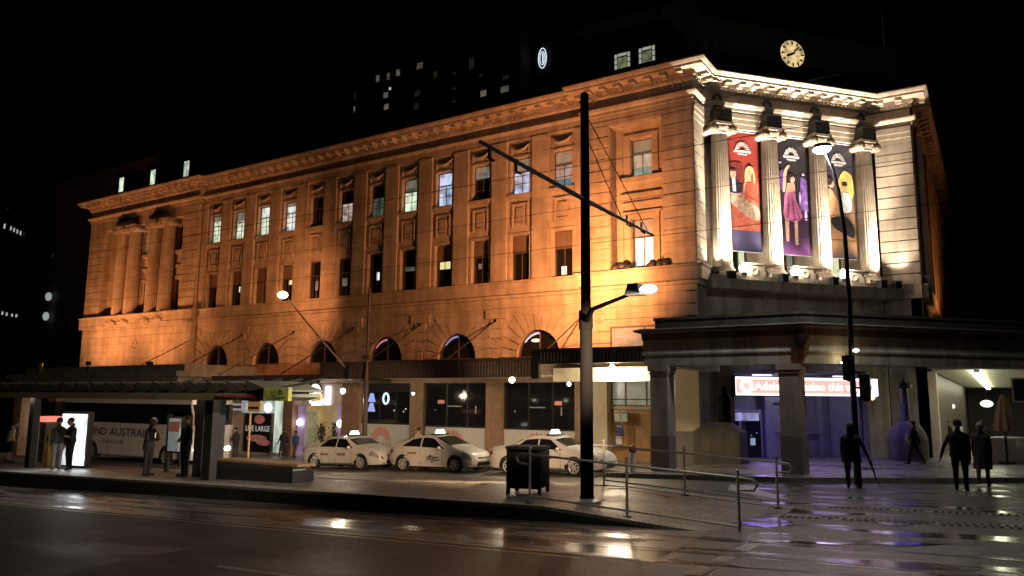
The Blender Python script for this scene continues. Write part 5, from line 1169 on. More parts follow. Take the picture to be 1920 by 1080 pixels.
# stainless handrails
def handrail(pxs, Y0, Y1, label):
    xs_ = []
    for k, px in enumerate(pxs):
        Y = Y0+(Y1-Y0)*k/(len(pxs)-1); x = at_y(px, 950, Y)[0]; xs_.append((x, Y, PLAT(x)+.0))
    t = thing('handrail', xs_[1], label, 'handrail', 'stainless handrails beside the platform ramp')
    for x, Y, z in xs_:
        p = MB().tube([(x, Y, z), (x, Y, z+1.06)], .026, 10).ell((x, Y, z+1.07), .032, 8, 6).build('post', STEEL, t, smooth=True)
        MB().lathe(x, Y, [(.09, z), (.09, z+.02), (.04, z+.03)], 14).build('base_plate', DARK, p)
    (xa, ya, za), (xb, yb_, zb_) = xs_[0], xs_[-1]; d = np.array([xb-xa, yb_-ya, zb_-za]); L = np.linalg.norm(d); d = d/L
    a, b = np.array([xa, ya, za]), np.array([xb, yb_, zb_]); up_ = np.array([0, 0, 1.])
    def loop(p, s): return [tuple(p+d*s*.12+up_*.95), tuple(p+d*s*.26+up_*.94), tuple(p+d*s*.32+up_*.86), tuple(p+d*s*.27+up_*.77), tuple(p+d*s*.02+up_*.75)]
    MB().tube(loop(a, -1)[::-1]+[tuple(a+up_*.955), tuple(b+up_*.955)]+loop(b, 1), .024, 10).build('top_rail', STEEL, t, smooth=True)
    MB().tube([tuple(a+up_*.14), tuple(b+up_*.14)], .02, 10).build('bottom_rail', STEEL, t, smooth=True)
    return t
handrail((993, 1176, 1385), 13.3, 13.3, 'near stainless handrail along the platform edge in front of the black pole')
handrail((1133, 1285, 1459), 17.0, 16.9, 'far stainless handrail on the ramp behind the black pole')
# ================================================================== distant buildings
TW = mat('dark_tower_wall', (.05, .03, .025), rough=.9)
def tower(name, x0, x1, y0, y1, zt, label, wins, cat='building', m=TW, e=None):
    t = thing(name, ((x0+x1)/2, (y0+y1)/2, -6), label, cat)
    MB().box(x0, x1, y0, y1, -6, zt).box(x0-.4, x1+.4, y0-.4, y1+.4, zt, zt+1.2).build('wall', m, t)
    for i, (px, py, w, h, mm) in enumerate(wins):
        p = at_y(px, py, y0-.1); k = (y0)/(.85*F_PX)/.9
        f = MB().box(p[0]-w*k*.5, p[0]+w*k*.5, y0-.12, y0+.1, p[2]-h*k*.5, p[2]+h*k*.5).build('window', mm, t)
    return t
WY = lit('far_warm_window', (.8, .7, .5), .13, (.25, .25, .4)); WW = lit('far_white_window', (.85, .95, .9), .45); WD = lit('far_dim_window', (.5, .45, .3), .03, (.3, .3, .5))
wins = [(708, 147, 8, 14, WY), (728, 143, 8, 14, WY), (746, 136, 9, 13, WY), (787, 123, 14, 12, WY), (816, 140, 9, 14, WD), (731, 166, 5, 5, WW), (723, 178, 11, 11, WY), (724, 200, 11, 11, WY), (782, 175, 12, 11, WD), (780, 199, 12, 11, WD), (665, 180, 4, 12, WD), (664, 205, 4, 12, WY), (906, 175, 12, 11, WY), (946, 167, 16, 11, WY), (948, 145, 12, 6, WD), (852, 137, 8, 4, WD), (902, 141, 8, 4, WD), (851, 166, 8, 4, WD), (851, 190, 8, 4, WD), (884, 118, 11, 22, WD)]
tower('hotel_tower', -120, -74.5, 120, 150, 75, 'dark hotel tower with scattered lit windows above the long cornice', wins)
tower('dark_tower', -73.5, -62, 124, 150, 72.5, 'unlit block carrying the white emblem sign above the roof', [])
p = at_y(1017, 109, 123.6); es = thing('emblem_sign', p, 'small white oval neon emblem high above the station roof', 'sign')
EF = Frame((p[0], 123.6, p[2])); NE = lit('neon_white', (.8, .87, 1), 1.0)
mb = MB(EF)
for r, w in ((1.0, .1), (.66, .08)): mb.tube([(.9*r*math.cos(t*.3142), 0, 2.1*r*math.sin(t*.3142)) for t in range(21)], w, 6)
mb.box(.0, .2, -.1, .1, -1.0, 1.0); mb.build('neon', NE, es)
MB(EF).ell((0, .3, 0), (1.1, .1, 2.4)).build('backing', BLACK, es)
GREYB = mat('dim_concrete', (.10, .08, .07), rough=.9)
tower('corner_block', at_y(94, 500, 45)[0], -70, 45, 70, at_y(150, 352, 45)[2], 'dim grey block beside the far left end of the station', [(98, 480, 3, 10, WD)], m=GREYB)
tower('office_block', at_y(-60, 450, 58)[0], at_y(56, 450, 58)[0], 58, 80, 37, 'dark office block with a lit row of windows at the far left', [(8, 424, 7, 14, WW), (20, 428, 4, 12, WW), (26, 431, 4, 12, WW), (32, 434, 4, 12, WW), (38, 437, 4, 12, WW), (44, 440, 5, 9, WD), (4, 587, 7, 9, WW), (12, 589, 6, 9, WW), (22, 591, 5, 8, WW), (30, 592, 6, 8, WW), (14, 392, 5, 4, WD)])
tower('rounded_block', at_y(66, 450, 52)[0], at_y(112, 450, 52)[0], 52, 57, at_y(100, 365, 52)[2], 'narrow dim tower with pale lamps left of the station', [(107, 404, 5, 12, WD), (104, 442, 4, 12, WD), (99, 484, 3, 10, WD)], m=GREYB)
for k, (px, py) in enumerate(((91, 556), (86, 593))):
    q = at_y(px, py, 44.5); l = MB().ell(q, (.45, .3, .5)).build('globe_lamp', lit('far_globe', (.8, .9, .85), .35), None, smooth=True); tag(l, ('upper' if k == 0 else 'lower') + ' pale round lamp on the dim block left of the station', 'lamp', 'pale lamps left of the station'); MB().box(q[0]-.1, q[0]+.1, 44.5, 45, q[2]-.1, q[2]+.1).build('bracket', BLACK, l)
# a dark street tree at the far left
tr = thing('street_tree', (-118, 42, -4), 'dark street tree at the far left end of the street', 'tree')
MB().tube([(-118, 42, -4.5), (-117.6, 42, -1), (-118.3, 41.6, 3), (-118, 42, 7)], [.35, .28, .2, .08], 8).tube([(-118, 42, 1), (-120, 41, 5)], [.16, .06], 6).tube([(-118, 42, 2), (-115.6, 42.6, 6)], [.15, .05], 6).build('trunk', IRON, tr, smooth=True)
mb = MB(); rr = random.Random(3)
for k in range(1500):
    c_ = rr.choice(((-118, 42, 7), (-120.3, 41.2, 6), (-115.5, 42.6, 6.5), (-117, 41, 8.6), (-119.4, 42.8, 8.2), (-116.4, 42, 4.6)))
    v = np.array([rr.gauss(0, .8), rr.gauss(0, .8), rr.gauss(0, .65)])+c_; a, b = np.array([rr.uniform(-1, 1) for _ in 'abc'])*.25, np.array([rr.uniform(-1, 1) for _ in 'abc'])*.25
    i = [mb.P(*(v+q)) for q in (a, b, -a, -b)]; mb.F(*i)
mb.build('crown', mat('night_leaf', (.05, .07, .03), rough=.7, var=.4, scale=1.5), tr, fix=False)
# ================================================================== taxis and coach
CARW = mat('taxi_white', (.62, .6, .56), rough=.3, var=.07, scale=2.0, coat=.35); CARG = mat('car_glass', (.01, .01, .012), rough=.04, var=.1, spec=.6)
RUB = mat('tyre_rubber', (.02, .02, .02), rough=.85); RIMM = mat('alloy_rim', (.55, .54, .52), rough=.35, metal=.25); LENSM = mat('headlamp_lens', (.3, .31, .31), rough=.08, var=.2, spec=.7); TAILM = mat('tail_lens', (.35, .03, .02), rough=.2)
def smooth_i(x, pts):
    xs = [p[0] for p in pts]; ys = [p[1] for p in pts]; return float(np.mean([np.interp(x+d, xs, ys) for d in (-.06, -.03, 0, .03, .06)]))
class Car:
    def __init__(s, L, W, top, belt, bot, plan, tum=.74): s.L, s.W, s.top, s.belt, s.bot, s.plan, s.tum = L, W/2, top, belt, bot, plan, tum
    def ring(s, x):
        zt = smooth_i(x, s.top); zb = min(smooth_i(x, s.belt), zt-.03); z0 = smooth_i(x, s.bot); w = s.W*smooth_i(x, s.plan); cab = max(0., min(1., (zt-zb-.05)/.3))
        wr = w*((.86-.0*cab)*(1-cab)+s.tum*cab)
        zs = z0+(zb-z0)*.55
        return [(w*.8, z0), (w*.95, z0+.04), (w*.985, z0+.16), (w, z0+(zb-z0)*.35), (w*1.0, zs), (w*.985, zb-.07), (w*.95, zb), (w*.95*(1-.5)+wr*.5+.01*cab, zb+(zt-zb)*.5), (wr*1.0, zt-.05*cab-.012), (wr*.93, zt-.015*cab-.004), (wr*.6, zt), (0, zt+.012)]
    def S(s, x, v):
        r = s.ring(x); k = v*(len(r)-1); i = min(int(k), len(r)-2); t = k-i; return np.array([r[i][0]*(1-t)+r[i+1][0]*t, r[i][1]*(1-t)+r[i+1][1]*t])
    def body(s, root, m):
        mb = MB(); n = 56; rows = []
        for i in range(n+1):
            x = s.L*(.5-.5*math.cos(math.pi*i/n)); r = s.ring(x); full = [(-y, z) for y, z in r]+[(y, z) for y, z in r[::-1][1:]]
            rows.append([mb.P(x-s.L/2, y, z) for y, z in full])
        for a, b in zip(rows, rows[1:]):
            for k in range(len(a)-1): mb.F(a[k], b[k], b[k+1], a[k+1])
            mb.F(a[-1], b[-1], b[0], a[0])
        mb.F(*rows[0]); mb.F(*rows[-1][::-1]); return mb.build('body', m, root, smooth=True)
    def patch(s, name, m, root, quad, side=-1, o=.006, n=8, both=False):
        """quad = four (x, v) corners on the skin"""
        mb = MB()
        for sd in ((-1, 1) if both else (side,)):
            g = []
            for i in range(n+1):
                row = []
                for j in range(n+1):
                    a, b = i/n, j/n; x = (quad[0][0]*(1-a)+quad[1][0]*a)*(1-b)+(quad[3][0]*(1-a)+quad[2][0]*a)*b; v = (quad[0][1]*(1-a)+quad[1][1]*a)*(1-b)+(quad[3][1]*(1-a)+quad[2][1]*a)*b
                    p = s.S(x, v); e = .02; px_ = s.S(min(x+e, s.L), v); pv = s.S(x, min(v+.02, 1))
                    tx = np.array([e, px_[0]-p[0], px_[1]-p[1]]); tv = np.array([0, pv[0]-p[0], pv[1]-p[1]]) if v < .98 else np.array([0, -.02, 0]); nn = np.cross(tx, tv); nn = nn/(np.linalg.norm(nn)+1e-9)
                    if nn[1] < -.2 or (abs(nn[1]) <= .2 and nn[2] < 0): nn = -nn
                    row.append(mb.P(x-s.L/2+nn[0]*o, sd*(p[0]+nn[1]*o), p[1]+nn[2]*o))
                g.append(row)
            for i in range(n):
                for j in range(n): mb.F(g[i][j], g[i+1][j], g[i+1][j+1], g[i][j+1])
        return mb.build(name, m, root, smooth=True)
def wheel(root, x, y, r, side, spokes=7):
    w = thing_child('wheel', root); 
    t = MB().lathe(x, r, [(r*.62, y-.1), (r*.9, y-.11), (r, y-.08), (r, y+.08), (r*.9, y+.11), (r*.62, y+.1)], 28, ax='y').build('wheel', RUB, root, smooth=True)
    ya = y+side*.1; mb = MB()
    mb.lathe(x, r, [(r*.55, ya-side*.02), (r*.66, ya-side*.02), (r*.66, ya+side*.012), (r*.6, ya+side*.016), (r*.55, ya+side*.005), (r*.55, ya-side*.02)], 28, ax='y', cap=False).lathe(x, r, [(.01, ya-side*.03), (r*.17, ya-side*.03), (r*.15, ya+side*.012), (.01, ya+side*.02)], 14, ax='y')
    for k in range(spokes):
        a = 2*math.pi*k/spokes; u = (math.cos(a), math.sin(a)); v = (-u[1], u[0]); q = []
        for rr, ww in ((.1, .1), (.1, -.1), (.58, -.075), (.58, .075)): q.append((x+r*(u[0]*rr+v[0]*ww), r+r*(u[1]*rr+v[1]*ww)))
        mb.prism(q, min(ya-side*.03, ya+side*.008), max(ya-side*.03, ya+side*.008))
    mb.build('rim', RIMM, t)
def thing_child(n, r): return None
def arch(root, x, W, r, name='wheel_arch'):
    mb = MB()
    for s in (-1, 1):
        pts = [(x+r*math.cos(math.pi*k/14-.25+(.5*k/14)), .34+r*math.sin(math.pi*k/14-.25+(.5*k/14))) for k in range(15)]; mb.prism(pts, s*W/2-.16, s*W/2+.004) if s > 0 else mb.prism(pts, -W/2-.004, -W/2+.16)
    mb.build(name, BLACK, root)
def taxi(kind, name, label):
    root = thing(name, (0, 0, 0), label, 'taxi', 'white taxis waiting at the kerb')
    if kind == 'sedan':
        L, W, r, xr, xf = 4.92, 1.86, .325, 1.02, 3.85
        c = Car(L, W, [(0, .62), (.04, .9), (.12, 1.03), (.5, 1.07), (.98, 1.09), (1.45, 1.31), (1.85, 1.42), (2.35, 1.455), (2.75, 1.43), (3.1, 1.3), (3.62, 1.03), (4.1, .95), (4.55, .85), (4.8, .72), (4.88, .62), (4.92, .5)],
                [(0, .6), (.1, .9), (1, .97), (2.5, .93), (3.6, .9), (4.5, .8), (4.85, .62), (4.92, .48)], [(0, .4), (.2, .24), (.6, .2), (4.4, .2), (4.75, .22), (4.92, .3)], [(0, .74), (.12, .86), (.4, .95), (.9, .99), (2.4, 1), (3.9, .99), (4.4, .93), (4.7, .82), (4.92, .62)])
        ws = [[(1.28, .56), (2.32, .56), (2.32, .705), (1.72, .705)], [(2.38, .56), (3.38, .56), (2.86, .705), (2.38, .705)]]; wsc = [(3.52, .745), (3.0, .745), (3.0, 1.0), (3.52, 1.0)]; rw = [(1.05, .745), (1.6, .745), (1.6, 1.0), (1.05, 1.0)]
    else:
        L, W, r, xr, xf = 4.45, 1.74, .315, .86, 3.56
        c = Car(L, W, [(0, .6), (.04, .9), (.1, 1.05), (.25, 1.13), (.7, 1.27), (1.2, 1.4), (1.75, 1.49), (2.15, 1.49), (2.55, 1.42), (3.0, 1.22), (3.5, .99), (3.95, .87), (4.25, .75), (4.38, .62), (4.45, .45)],
                [(0, .58), (.1, .92), (.8, 1.0), (2.2, .95), (3.3, .9), (4.1, .76), (4.38, .58), (4.45, .42)], [(0, .4), (.2, .24), (.6, .19), (4.0, .19), (4.3, .2), (4.45, .28)], [(0, .76), (.12, .88), (.4, .95), (.9, .99), (2.2, 1), (3.5, .98), (4.0, .9), (4.3, .76), (4.45, .55)], .72)
        ws = [[(.78, .57), (1.78, .56), (1.78, .705), (1.28, .705)], [(1.86, .56), (3.05, .56), (2.4, .705), (1.86, .705)]]; wsc = [(3.28, .745), (2.55, .745), (2.55, 1.0), (3.28, 1.0)]; rw = [(.2, .745), (1.1, .745), (1.1, 1.0), (.2, 1.0)]
    body = c.body(root, CARW)
    for q in ws: c.patch('side_window', CARG, root, q, both=True)
    c.patch('windscreen', CARG, root, wsc, both=True); c.patch('rear_window', CARG, root, rw, both=True)
    c.patch('headlight', LENSM, root, [(L-.62, .4), (L-.16, .38), (L-.2, .5), (L-.5, .58)], both=True, n=5, o=.008)
    c.patch('tail_light', TAILM, root, [(.03, .4), (.3, .42), (.28, .52), (.05, .52)], both=True, n=5, o=.008)
    arch(root, xr-L/2, W*.985, r+.06); arch(root, xf-L/2, W*.985, r+.06)
    for x in (xr, xf):
        for s in (-1, 1): wheel(root, x-L/2, s*(W/2*.985-.1), r, s)
    # door shut lines, handles, mirrors, sill strip
    mb = MB()
    for x in ((1.5, 2.36, 3.3) if kind == 'sedan' else (1.15, 1.82, 2.95)):
        for s in (-1, 1): mb.box(x-L/2-.006, x-L/2+.006, s*W*.5-.01*s-.006, s*W*.5-.01*s+.006, .32, .86)
    mb.build('shut_lines', DARK, root)
    for s in (-1, 1):
        for x in ((2.2, 3.05) if kind == 'sedan' else (1.62, 2.7)): pass
        x = (3.25 if kind == 'sedan' else 2.86)-L/2; MB().ell((x, s*(W/2+.09), .98), (.07, .1, .07), 10, 8).build('mirror', CARW, root, smooth=True)
        for x in ((2.1, 3.0) if kind == 'sedan' else (1.6, 2.62)): MB().box(x-L/2-.2, x-L/2, s*W/2*.99-.012, s*W/2*.99+.012, .82, .85).build('door_handle', CARW, root)
        MB().box(xr-L/2+.45, xf-L/2-.45, s*W/2*.985-.012, s*W/2*.985+.012, .24, .3).build('sill_strip', GRANITE if kind == 'sedan' else CARW, root)
    c.patch('grille', BLACK, root, [(L-.1, .42), (L-.015, .42), (L-.015, .54), (L-.12, .52)], both=True, n=4, o=.012) if kind == 'sedan' else MB().box(L/2-.1, L/2+.008, -.5, .5, .27, .4).box(L/2-.16, L/2-.02, -.38, .38, .56, .6).build('grille', BLACK, root)
    MB().box(L/2-.05, L/2+.014, -.42, .42, .3, .4).build('air_intake', BLACK, root) if kind == 'sedan' else None
    MB().box(L/2-.02, L/2+.02, -.22, .22, .43, .53).build('number_plate', mat('plate_pale', (.55, .56, .45), rough=.4), root)
    FT = Frame((0, 0, 0))
    if kind == 'sedan':
        MB().box(-1.05, -.55, -W/2-.004, -W/2+.0, .62, .72).box(.0, .5, -W/2-.004, -W/2, .62, .73).build('door_print', mat('grey_red_print', (.3, .16, .12), rough=.5, var=.5, scale=12), root)
    else:
        MB().box(-1.05, -.6, -W/2-.004, -W/2, .73, .8).build('door_print', mat('red_brown_print', (.35, .16, .14), rough=.5, var=.4, scale=12), root)
        mb = MB(); 
        for dx, dz, rr in ((-.0, .56, .07), (.16, .58, .07), (.22, .47, .07), (.34, .55, .075), (.47, .54, .075), (.12, .66, .04)): mb.tube([(dx+rr*math.cos(t*.785), -W/2-.002, dz+rr*math.sin(t*.785)) for t in range(9)], .02, 5)
        mb.build('door_graphic', DARK, root)
    zt = (1.455 if kind == 'sedan' else 1.49)
    x = (2.62 if kind == 'sedan' else 2.2)-L/2
    rs = MB().box(x-.17, x+.17, -.4, .4, zt+.0, zt+.045).build('roof_sign', DARK, root); MB().box(x-.13, x+.13, -.2, .2, zt+.045, zt+.21, (.06, .04)).build('lit_box', mat('taxi_sign_glow', (1, 1, 1), emit=2.8, ecol=(.95, .96, 1)), rs)
    return root
def place_taxi(root, xw, xr, L, Y):
    x = xw - xr + L/2; rz = -math.atan(.034); root.location = (x, Y, G(x, Y)); root.rotation_euler = (0, rz, 0)
YT = 25.75
t1 = taxi('sedan', 'taxi', 'white taxi sedan farthest left at the kerb with an unlit tail behind the bench'); 
xl1 = at_y(588, 878, YT-.93)[0]; place_taxi(t1, xl1, 1.02, 4.92, YT)
t2 = taxi('hatch', 'taxi', 'white round backed hatchback taxi between the two sedan taxis'); xl2 = at_y(754, 883, YT-.87)[0]; place_taxi(t2, xl2, .86, 4.45, YT)
t3 = copy_tree(t1); t3['label'] = 'white taxi sedan partly hidden behind the litter bin and black pole'; xf3 = at_y(1076, 889, YT-.93)[0]; place_taxi(t3, xf3-(3.85-1.02), 1.02, 4.92, YT)
t1['label'] = 'white taxi sedan at the left end of the rank in front of the casino entrance'
# --- coach
CY0, CY1 = 25.1, 27.6; CX0, CX1 = at_y(114, 830, CY0)[0], at_y(440, 830, CY1)[0]
gz = G(-41.5, 26)
co = thing('coach', ((CX0+CX1)/2, 26.3, gz), 'long white tour coach with big dark lettering parked beyond the shelter', 'coach')
COW = mat('coach_white', (.62, .58, .54), rough=.3, var=.05, coat=.4)
zb, zt, zw = gz+.42, gz+3.55, gz+2.2
MB().slab([(CX0, CY0), (CX1-.25, CY0), (CX1, CY0+.35), (CX1, CY1-.35), (CX1-.25, CY1), (CX0, CY1)], zb, zw).build('body', COW, co)
MB().slab([(CX0+.05, CY0+.02), (CX1-.3, CY0+.02), (CX1-.1, CY0+.4), (CX1-.1, CY1-.4), (CX1-.3, CY1-.02), (CX0+.05, CY1-.02)], zw, zt-.25).build('windows', CARG, co)
MB().slab([(CX0, CY0), (CX1-.4, CY0), (CX1-.2, CY0+.35), (CX1-.2, CY1-.35), (CX1-.4, CY1), (CX0, CY1)], zt-.25, zt).build('roof', COW, co)
MB().tube([(CX1-.28, CY0-.0, zw-.9), (CX1-.2, CY0-.01, zw-.2), (CX1-.26, CY0, zw+.6), (CX1-.45, CY0, zt-.15)], .07, 8).build('windscreen_pillar', COW, co)
MB().prism([(CX1-1.5, zw-1.0), (CX1-.3, zw-1.0), (CX1-.3, zw), (CX1-1.5, zw)], CY0-.006, CY0).build('driver_window', CARG, co)
FCO = Frame((0, CY0-.004, 0))
text('lettering', 'AROUND AUSTRALIA', .62, FCO, at_y(136, 797, CY0)[0], 0, zw-.72, mat('dark_coach_lettering', (.06, .05, .05), rough=.5), co, .01, width=at_y(294, 797, CY0)[0]-at_y(136, 797, CY0)[0], bold=.008)
text('lettering', 'COACH TOURS', .3, FCO, at_y(190, 813, CY0)[0], 0, zw-1.18, mat('dark_coach_lettering', (.06, .05, .05), rough=.5), co, .01, width=2.3)
for x in (at_y(172, 840, CY0)[0], CX1-2.4):
    mb = MB(); pts = [(x+.62*math.cos(math.pi*k/12), gz+.5+.62*math.sin(math.pi*k/12)) for k in range(13)]; mb.prism([(x-.62, gz+.3)]+pts[::-1]+[(x+.62, gz+.3)], CY0-.006, CY0+.3); mb.build('wheel_arch', BLACK, co)
    w = MB().lathe(x, gz+.5, [(.3, CY0-.02), (.46, CY0-.03), (.5, CY0+.02), (.5, CY0+.28), (.3, CY0+.28)], 28, ax='y').build('wheel', RUB, co, smooth=True)
    MB().lathe(x, gz+.5, [(.05, CY0-.01), (.14, CY0-.03), (.18, CY0-.0), (.3, CY0-.035), (.31, CY0+.02), (.05, CY0+.02)], 20, ax='y').build('rim', RIMM, w, smooth=True)
for y in (CY0+.25, CY1-.45):
    MB().ell((CX1-.06, y, gz+.95), (.12, .26, .16), 12, 8).build('headlight', mat('coach_headlight', (1, 1, 1), emit=4, ecol=(1, .95, .85)), co, smooth=True)
    spot('headlight_beam', (CX1+.15, y, gz+.95), (CX1+8, y-.3, gz+.2), 12, (1, .93, .8), 60, .6, .06, co)
mb = MB()
for k in range(8): x = CX0+.6+1.5*k; mb.box(x-.012, x+.012, CY0-.005, CY0, zb+.08, zb+.95)
mb.build('locker_joints', GRANITE, co)
MB().box(CX0+.02, CX0+.14, CY0-.01, CY0+.1, gz+1.0, gz+1.5).build('tail_light', TAILM, co)
# ================================================================== people: one welded body each, clothing coloured by region
def cloth(name, c): return mat(name, c, rough=.85, var=.2, scale=8, bump=.15, bscale=30)
SK = mat('skin', (.48, .28, .2), rough=.6); HAIRD = cloth('dark_hair_strands', (.025, .018, .014)); HAIRG = cloth('grey_hair_strands', (.25, .24, .23)); HAIRB = cloth('brown_hair_strands', (.12, .07, .04))
SHOE = mat('dark_shoe', (.02, .018, .016), rough=.5)
def person(label, loc, face, H, arms, legs, top, bottom, hair=HAIRD, sleeve=True, shorts=False, lean=0.0, head=(0, 0), voxel=.014, group='people on the pavement and platform', fat=1.0, shoe=SHOE, longhair=False, coat=None):
    """face = heading of the chest in degrees (0 looks along +y, 90 along -x); arms/legs = (elbow, wrist)/(knee, ankle) offsets for left and right"""
    k = H/1.75; root = thing('person', loc, label, 'person', group); root.rotation_euler = (0, 0, math.radians(face))
    V = lambda *a: np.array(a, float)
    ln = V(0, lean, 0)
    pel, waist, chest, neck = V(0, 0, .95), V(0, 0, 1.1)+ln*.3, V(0, 0, 1.3)+ln*.7, V(0, 0, 1.49)+ln
    hc = neck+V(head[0]*.3, .03+head[1], .14-abs(head[1])*.3)
    B = []                                     # (tag, p0, r0, p1, r1)
    add = lambda t, a, ra, b, rb: B.append((t, V(*a), ra, V(*b), rb))
    f = fat
    for s in (-1, 1):                          # trunk as a broad double column
        add('top', chest+V(s*.09*f, 0, .02), .115*f, waist+V(s*.06*f, 0, 0), .115*f); add('top', chest+V(s*.13, 0, .065), .072, neck+V(s*.025, 0, -.045), .058)
        add('top', waist+V(s*.06*f, 0, 0), .115*f, pel+V(s*.075*f, -.01, .02), .12*f)
    add('skin', neck+V(0, 0, -.05), .06, neck+V(0, .01, .05), .055)
    add('head', hc+V(0, .0, .04), .092, hc+V(0, .02, -.07), .062); add('head', hc+V(0, -.03, .03), .088, hc+V(0, -.02, -.0), .08)
    add('head', hc+V(0, .095, .0), .014, hc+V(0, .108, -.022), .018)                     # nose
    for s in (-1, 1): add('head', hc+V(s*.088, -.01, .0), .018, hc+V(s*.09, -.015, -.03), .014); add('head', hc+V(s*.03, .072, .018), .018, hc+V(s*.034, .07, .018), .018)
    add('head', hc+V(-.02, .088, -.055), .012, hc+V(.02, .088, -.055), .012)             # mouth
    add('top', neck+V(0, 0, -.03), .06, neck+V(0, -.03, .02), .062)
    for s, (e, w) in ((-1, arms[0]), (1, arms[1])):
        sh = chest+V(s*.175*f, 0, .05); el = sh+V(*e); wr = el+V(*w); d = V(*w)/np.linalg.norm(V(*w))
        add('top', sh-V(s*.05, 0, 0), .066, sh, .058); add('top', sh, .058, el, .048); add('top' if sleeve else 'skin', el, .046, wr, .034)
        side = np.cross(d, V(0, 0, 1)) if abs(d[2]) < .9 else V(0, 1., 0); side = side/np.linalg.norm(side); pn = np.cross(side, d)
        add('skin', wr, .03, wr+d*.05, .034); add('skin', wr+d*.03+side*.02, .024, wr+d*.085+side*.025, .02); add('skin', wr+d*.03-side*.02, .024, wr+d*.085-side*.025, .02)
        for q, ln_ in zip((-.033, -.011, .011, .033), (.062, .078, .084, .066)):       # four fingers, bent, and a thumb from the side of the palm
            a = wr+d*.085+side*q; b = a+d*ln_*.55+pn*.006; cc = b+d*ln_*.4+pn*.026
            add('skin', a, .0115, b, .0105); add('skin', b, .0105, cc, .009)
        a = wr+d*.03+side*.034; b = a+d*.035+side*.024+pn*.01; add('skin', a, .014, b, .012); add('skin', b, .012, b+d*.03+pn*.012, .01)
    for s, (kn, an) in ((-1, legs[0]), (1, legs[1])):
        hp = pel+V(s*.09*f, 0, -.03); ke = hp+V(*kn); ak = ke+V(*an)
        add('bottom', hp, .1*f, ke, .066*f); add('skin' if shorts else 'bottom', ke, .064*(f if not shorts else .85), ak, .05 if not shorts else .036)
        d = V(0, 1, 0); heel = ak+V(0, -.035, -.045); toe = ak+V(s*.02, .17, -.058)
        add('shoe', ak, .045, heel, .042); add('shoe', heel, .042, toe, .034)
    mb = MB()
    for t, a, ra, b, rb in B:
        mb.tube([tuple(a), tuple(b)], [ra, rb], 12); mb.ell(tuple(a), ra, 12, 8); mb.ell(tuple(b), rb, 12, 8)
    zmin = min(v[2] for v in mb.v)
    me = bpy.data.meshes.new('body'); me.from_pydata([(v[0]*k, v[1]*k, (v[2]-zmin)*k) for v in mb.v], [], mb.f)
    o = bpy.data.objects.new('body', me); C.objects.link(o); md = o.modifiers.new('r', 'REMESH'); md.mode = 'VOXEL'; md.voxel_size = voxel
    sm = o.modifiers.new('s', 'SMOOTH'); sm.iterations = 2; sm.factor = .4
    bpy.context.view_layer.update()
    m2 = bpy.data.meshes.new_from_object(o.evaluated_get(bpy.context.evaluated_depsgraph_get())); bpy.data.objects.remove(o)
    n = len(m2.polygons); cen = np.empty(n*3); m2.polygons.foreach_get('center', cen); cen = cen.reshape(-1, 3)/k; cen[:, 2] += zmin
    best = np.full(n, 9.); idx = np.zeros(n, int); ML = {'top': 0, 'bottom': 1, 'skin': 2, 'head': 2, 'shoe': 3}
    for t, a, ra, b, rb in B:
        ab = b-a; tt = np.clip(((cen-a)@ab)/(ab@ab+1e-9), 0, 1); dd = np.linalg.norm(cen-(a+tt[:, None]*ab), axis=1)-(ra+(rb-ra)*tt); u = dd < best; best[u] = dd[u]; idx[u] = ML[t]
    m2.materials.clear()
    for m in (top, bottom, SK, shoe): m2.materials.append(m)
    m2.polygons.foreach_set('material_index', idx); m2.polygons.foreach_set('use_smooth', [True]*n)
    bd = bpy.data.objects.new('body', m2); C.objects.link(bd); bd.parent = root
    hb = MB(); hz = (hc-V(0, 0, zmin))*k; hb.ell((hz[0], hz[1]-.022*k, hz[2]+.05*k), (.1*k, .105*k, .095*k), 16, 10)
    if longhair: hb.ell((hz[0], hz[1]-.075*k, hz[2]-.08*k), (.095*k, .05*k, .17*k), 14, 10)
    mh = bpy.data.meshes.new('hair'); mh.from_pydata(hb.v, [], hb.f); mh.materials.append(hair); mh.polygons.foreach_set('use_smooth', [True]*len(mh.polygons)); ho = bpy.data.objects.new('hair', mh); C.objects.link(ho); ho.parent = bd
    if coat:
        zl, wd = coat[0], coat[1]; cb = MB(); rings = []
        for j, (z, rx, ry) in enumerate(((1.26, .19, .125), (1.18, .192, .13), (1.05, .185, .13), (.95, .195, .14), (.82, .205, .15), (.68, .215, .155), (zl, .225*wd, .165*wd))):
            if z < zl: continue
            q = lean*max(0, (z-.95)/.54); rings.append([cb.P(rx*f*k*math.cos(2*math.pi*i/22)*(1+.05*math.sin(i*2.3+j)*(z < 1)), (q+ry*f*math.sin(2*math.pi*i/22)*(1+.06*math.sin(i*1.9+j)*(z < 1)))*k, (z-zmin)*k) for i in range(22)])
        for a, b in zip(rings, rings[1:]):
            for i in range(22): j = (i+1) % 22; cb.F(a[i], b[i], b[j], a[j])
        mc = bpy.data.meshes.new('coat'); mc.from_pydata(cb.v, [], cb.f); mc.materials.append(coat[2]); mc.polygons.foreach_set('use_smooth', [True]*len(mc.polygons)); c_ = bpy.data.objects.new('coat', mc); C.objects.link(c_); c_.parent = root
    return root
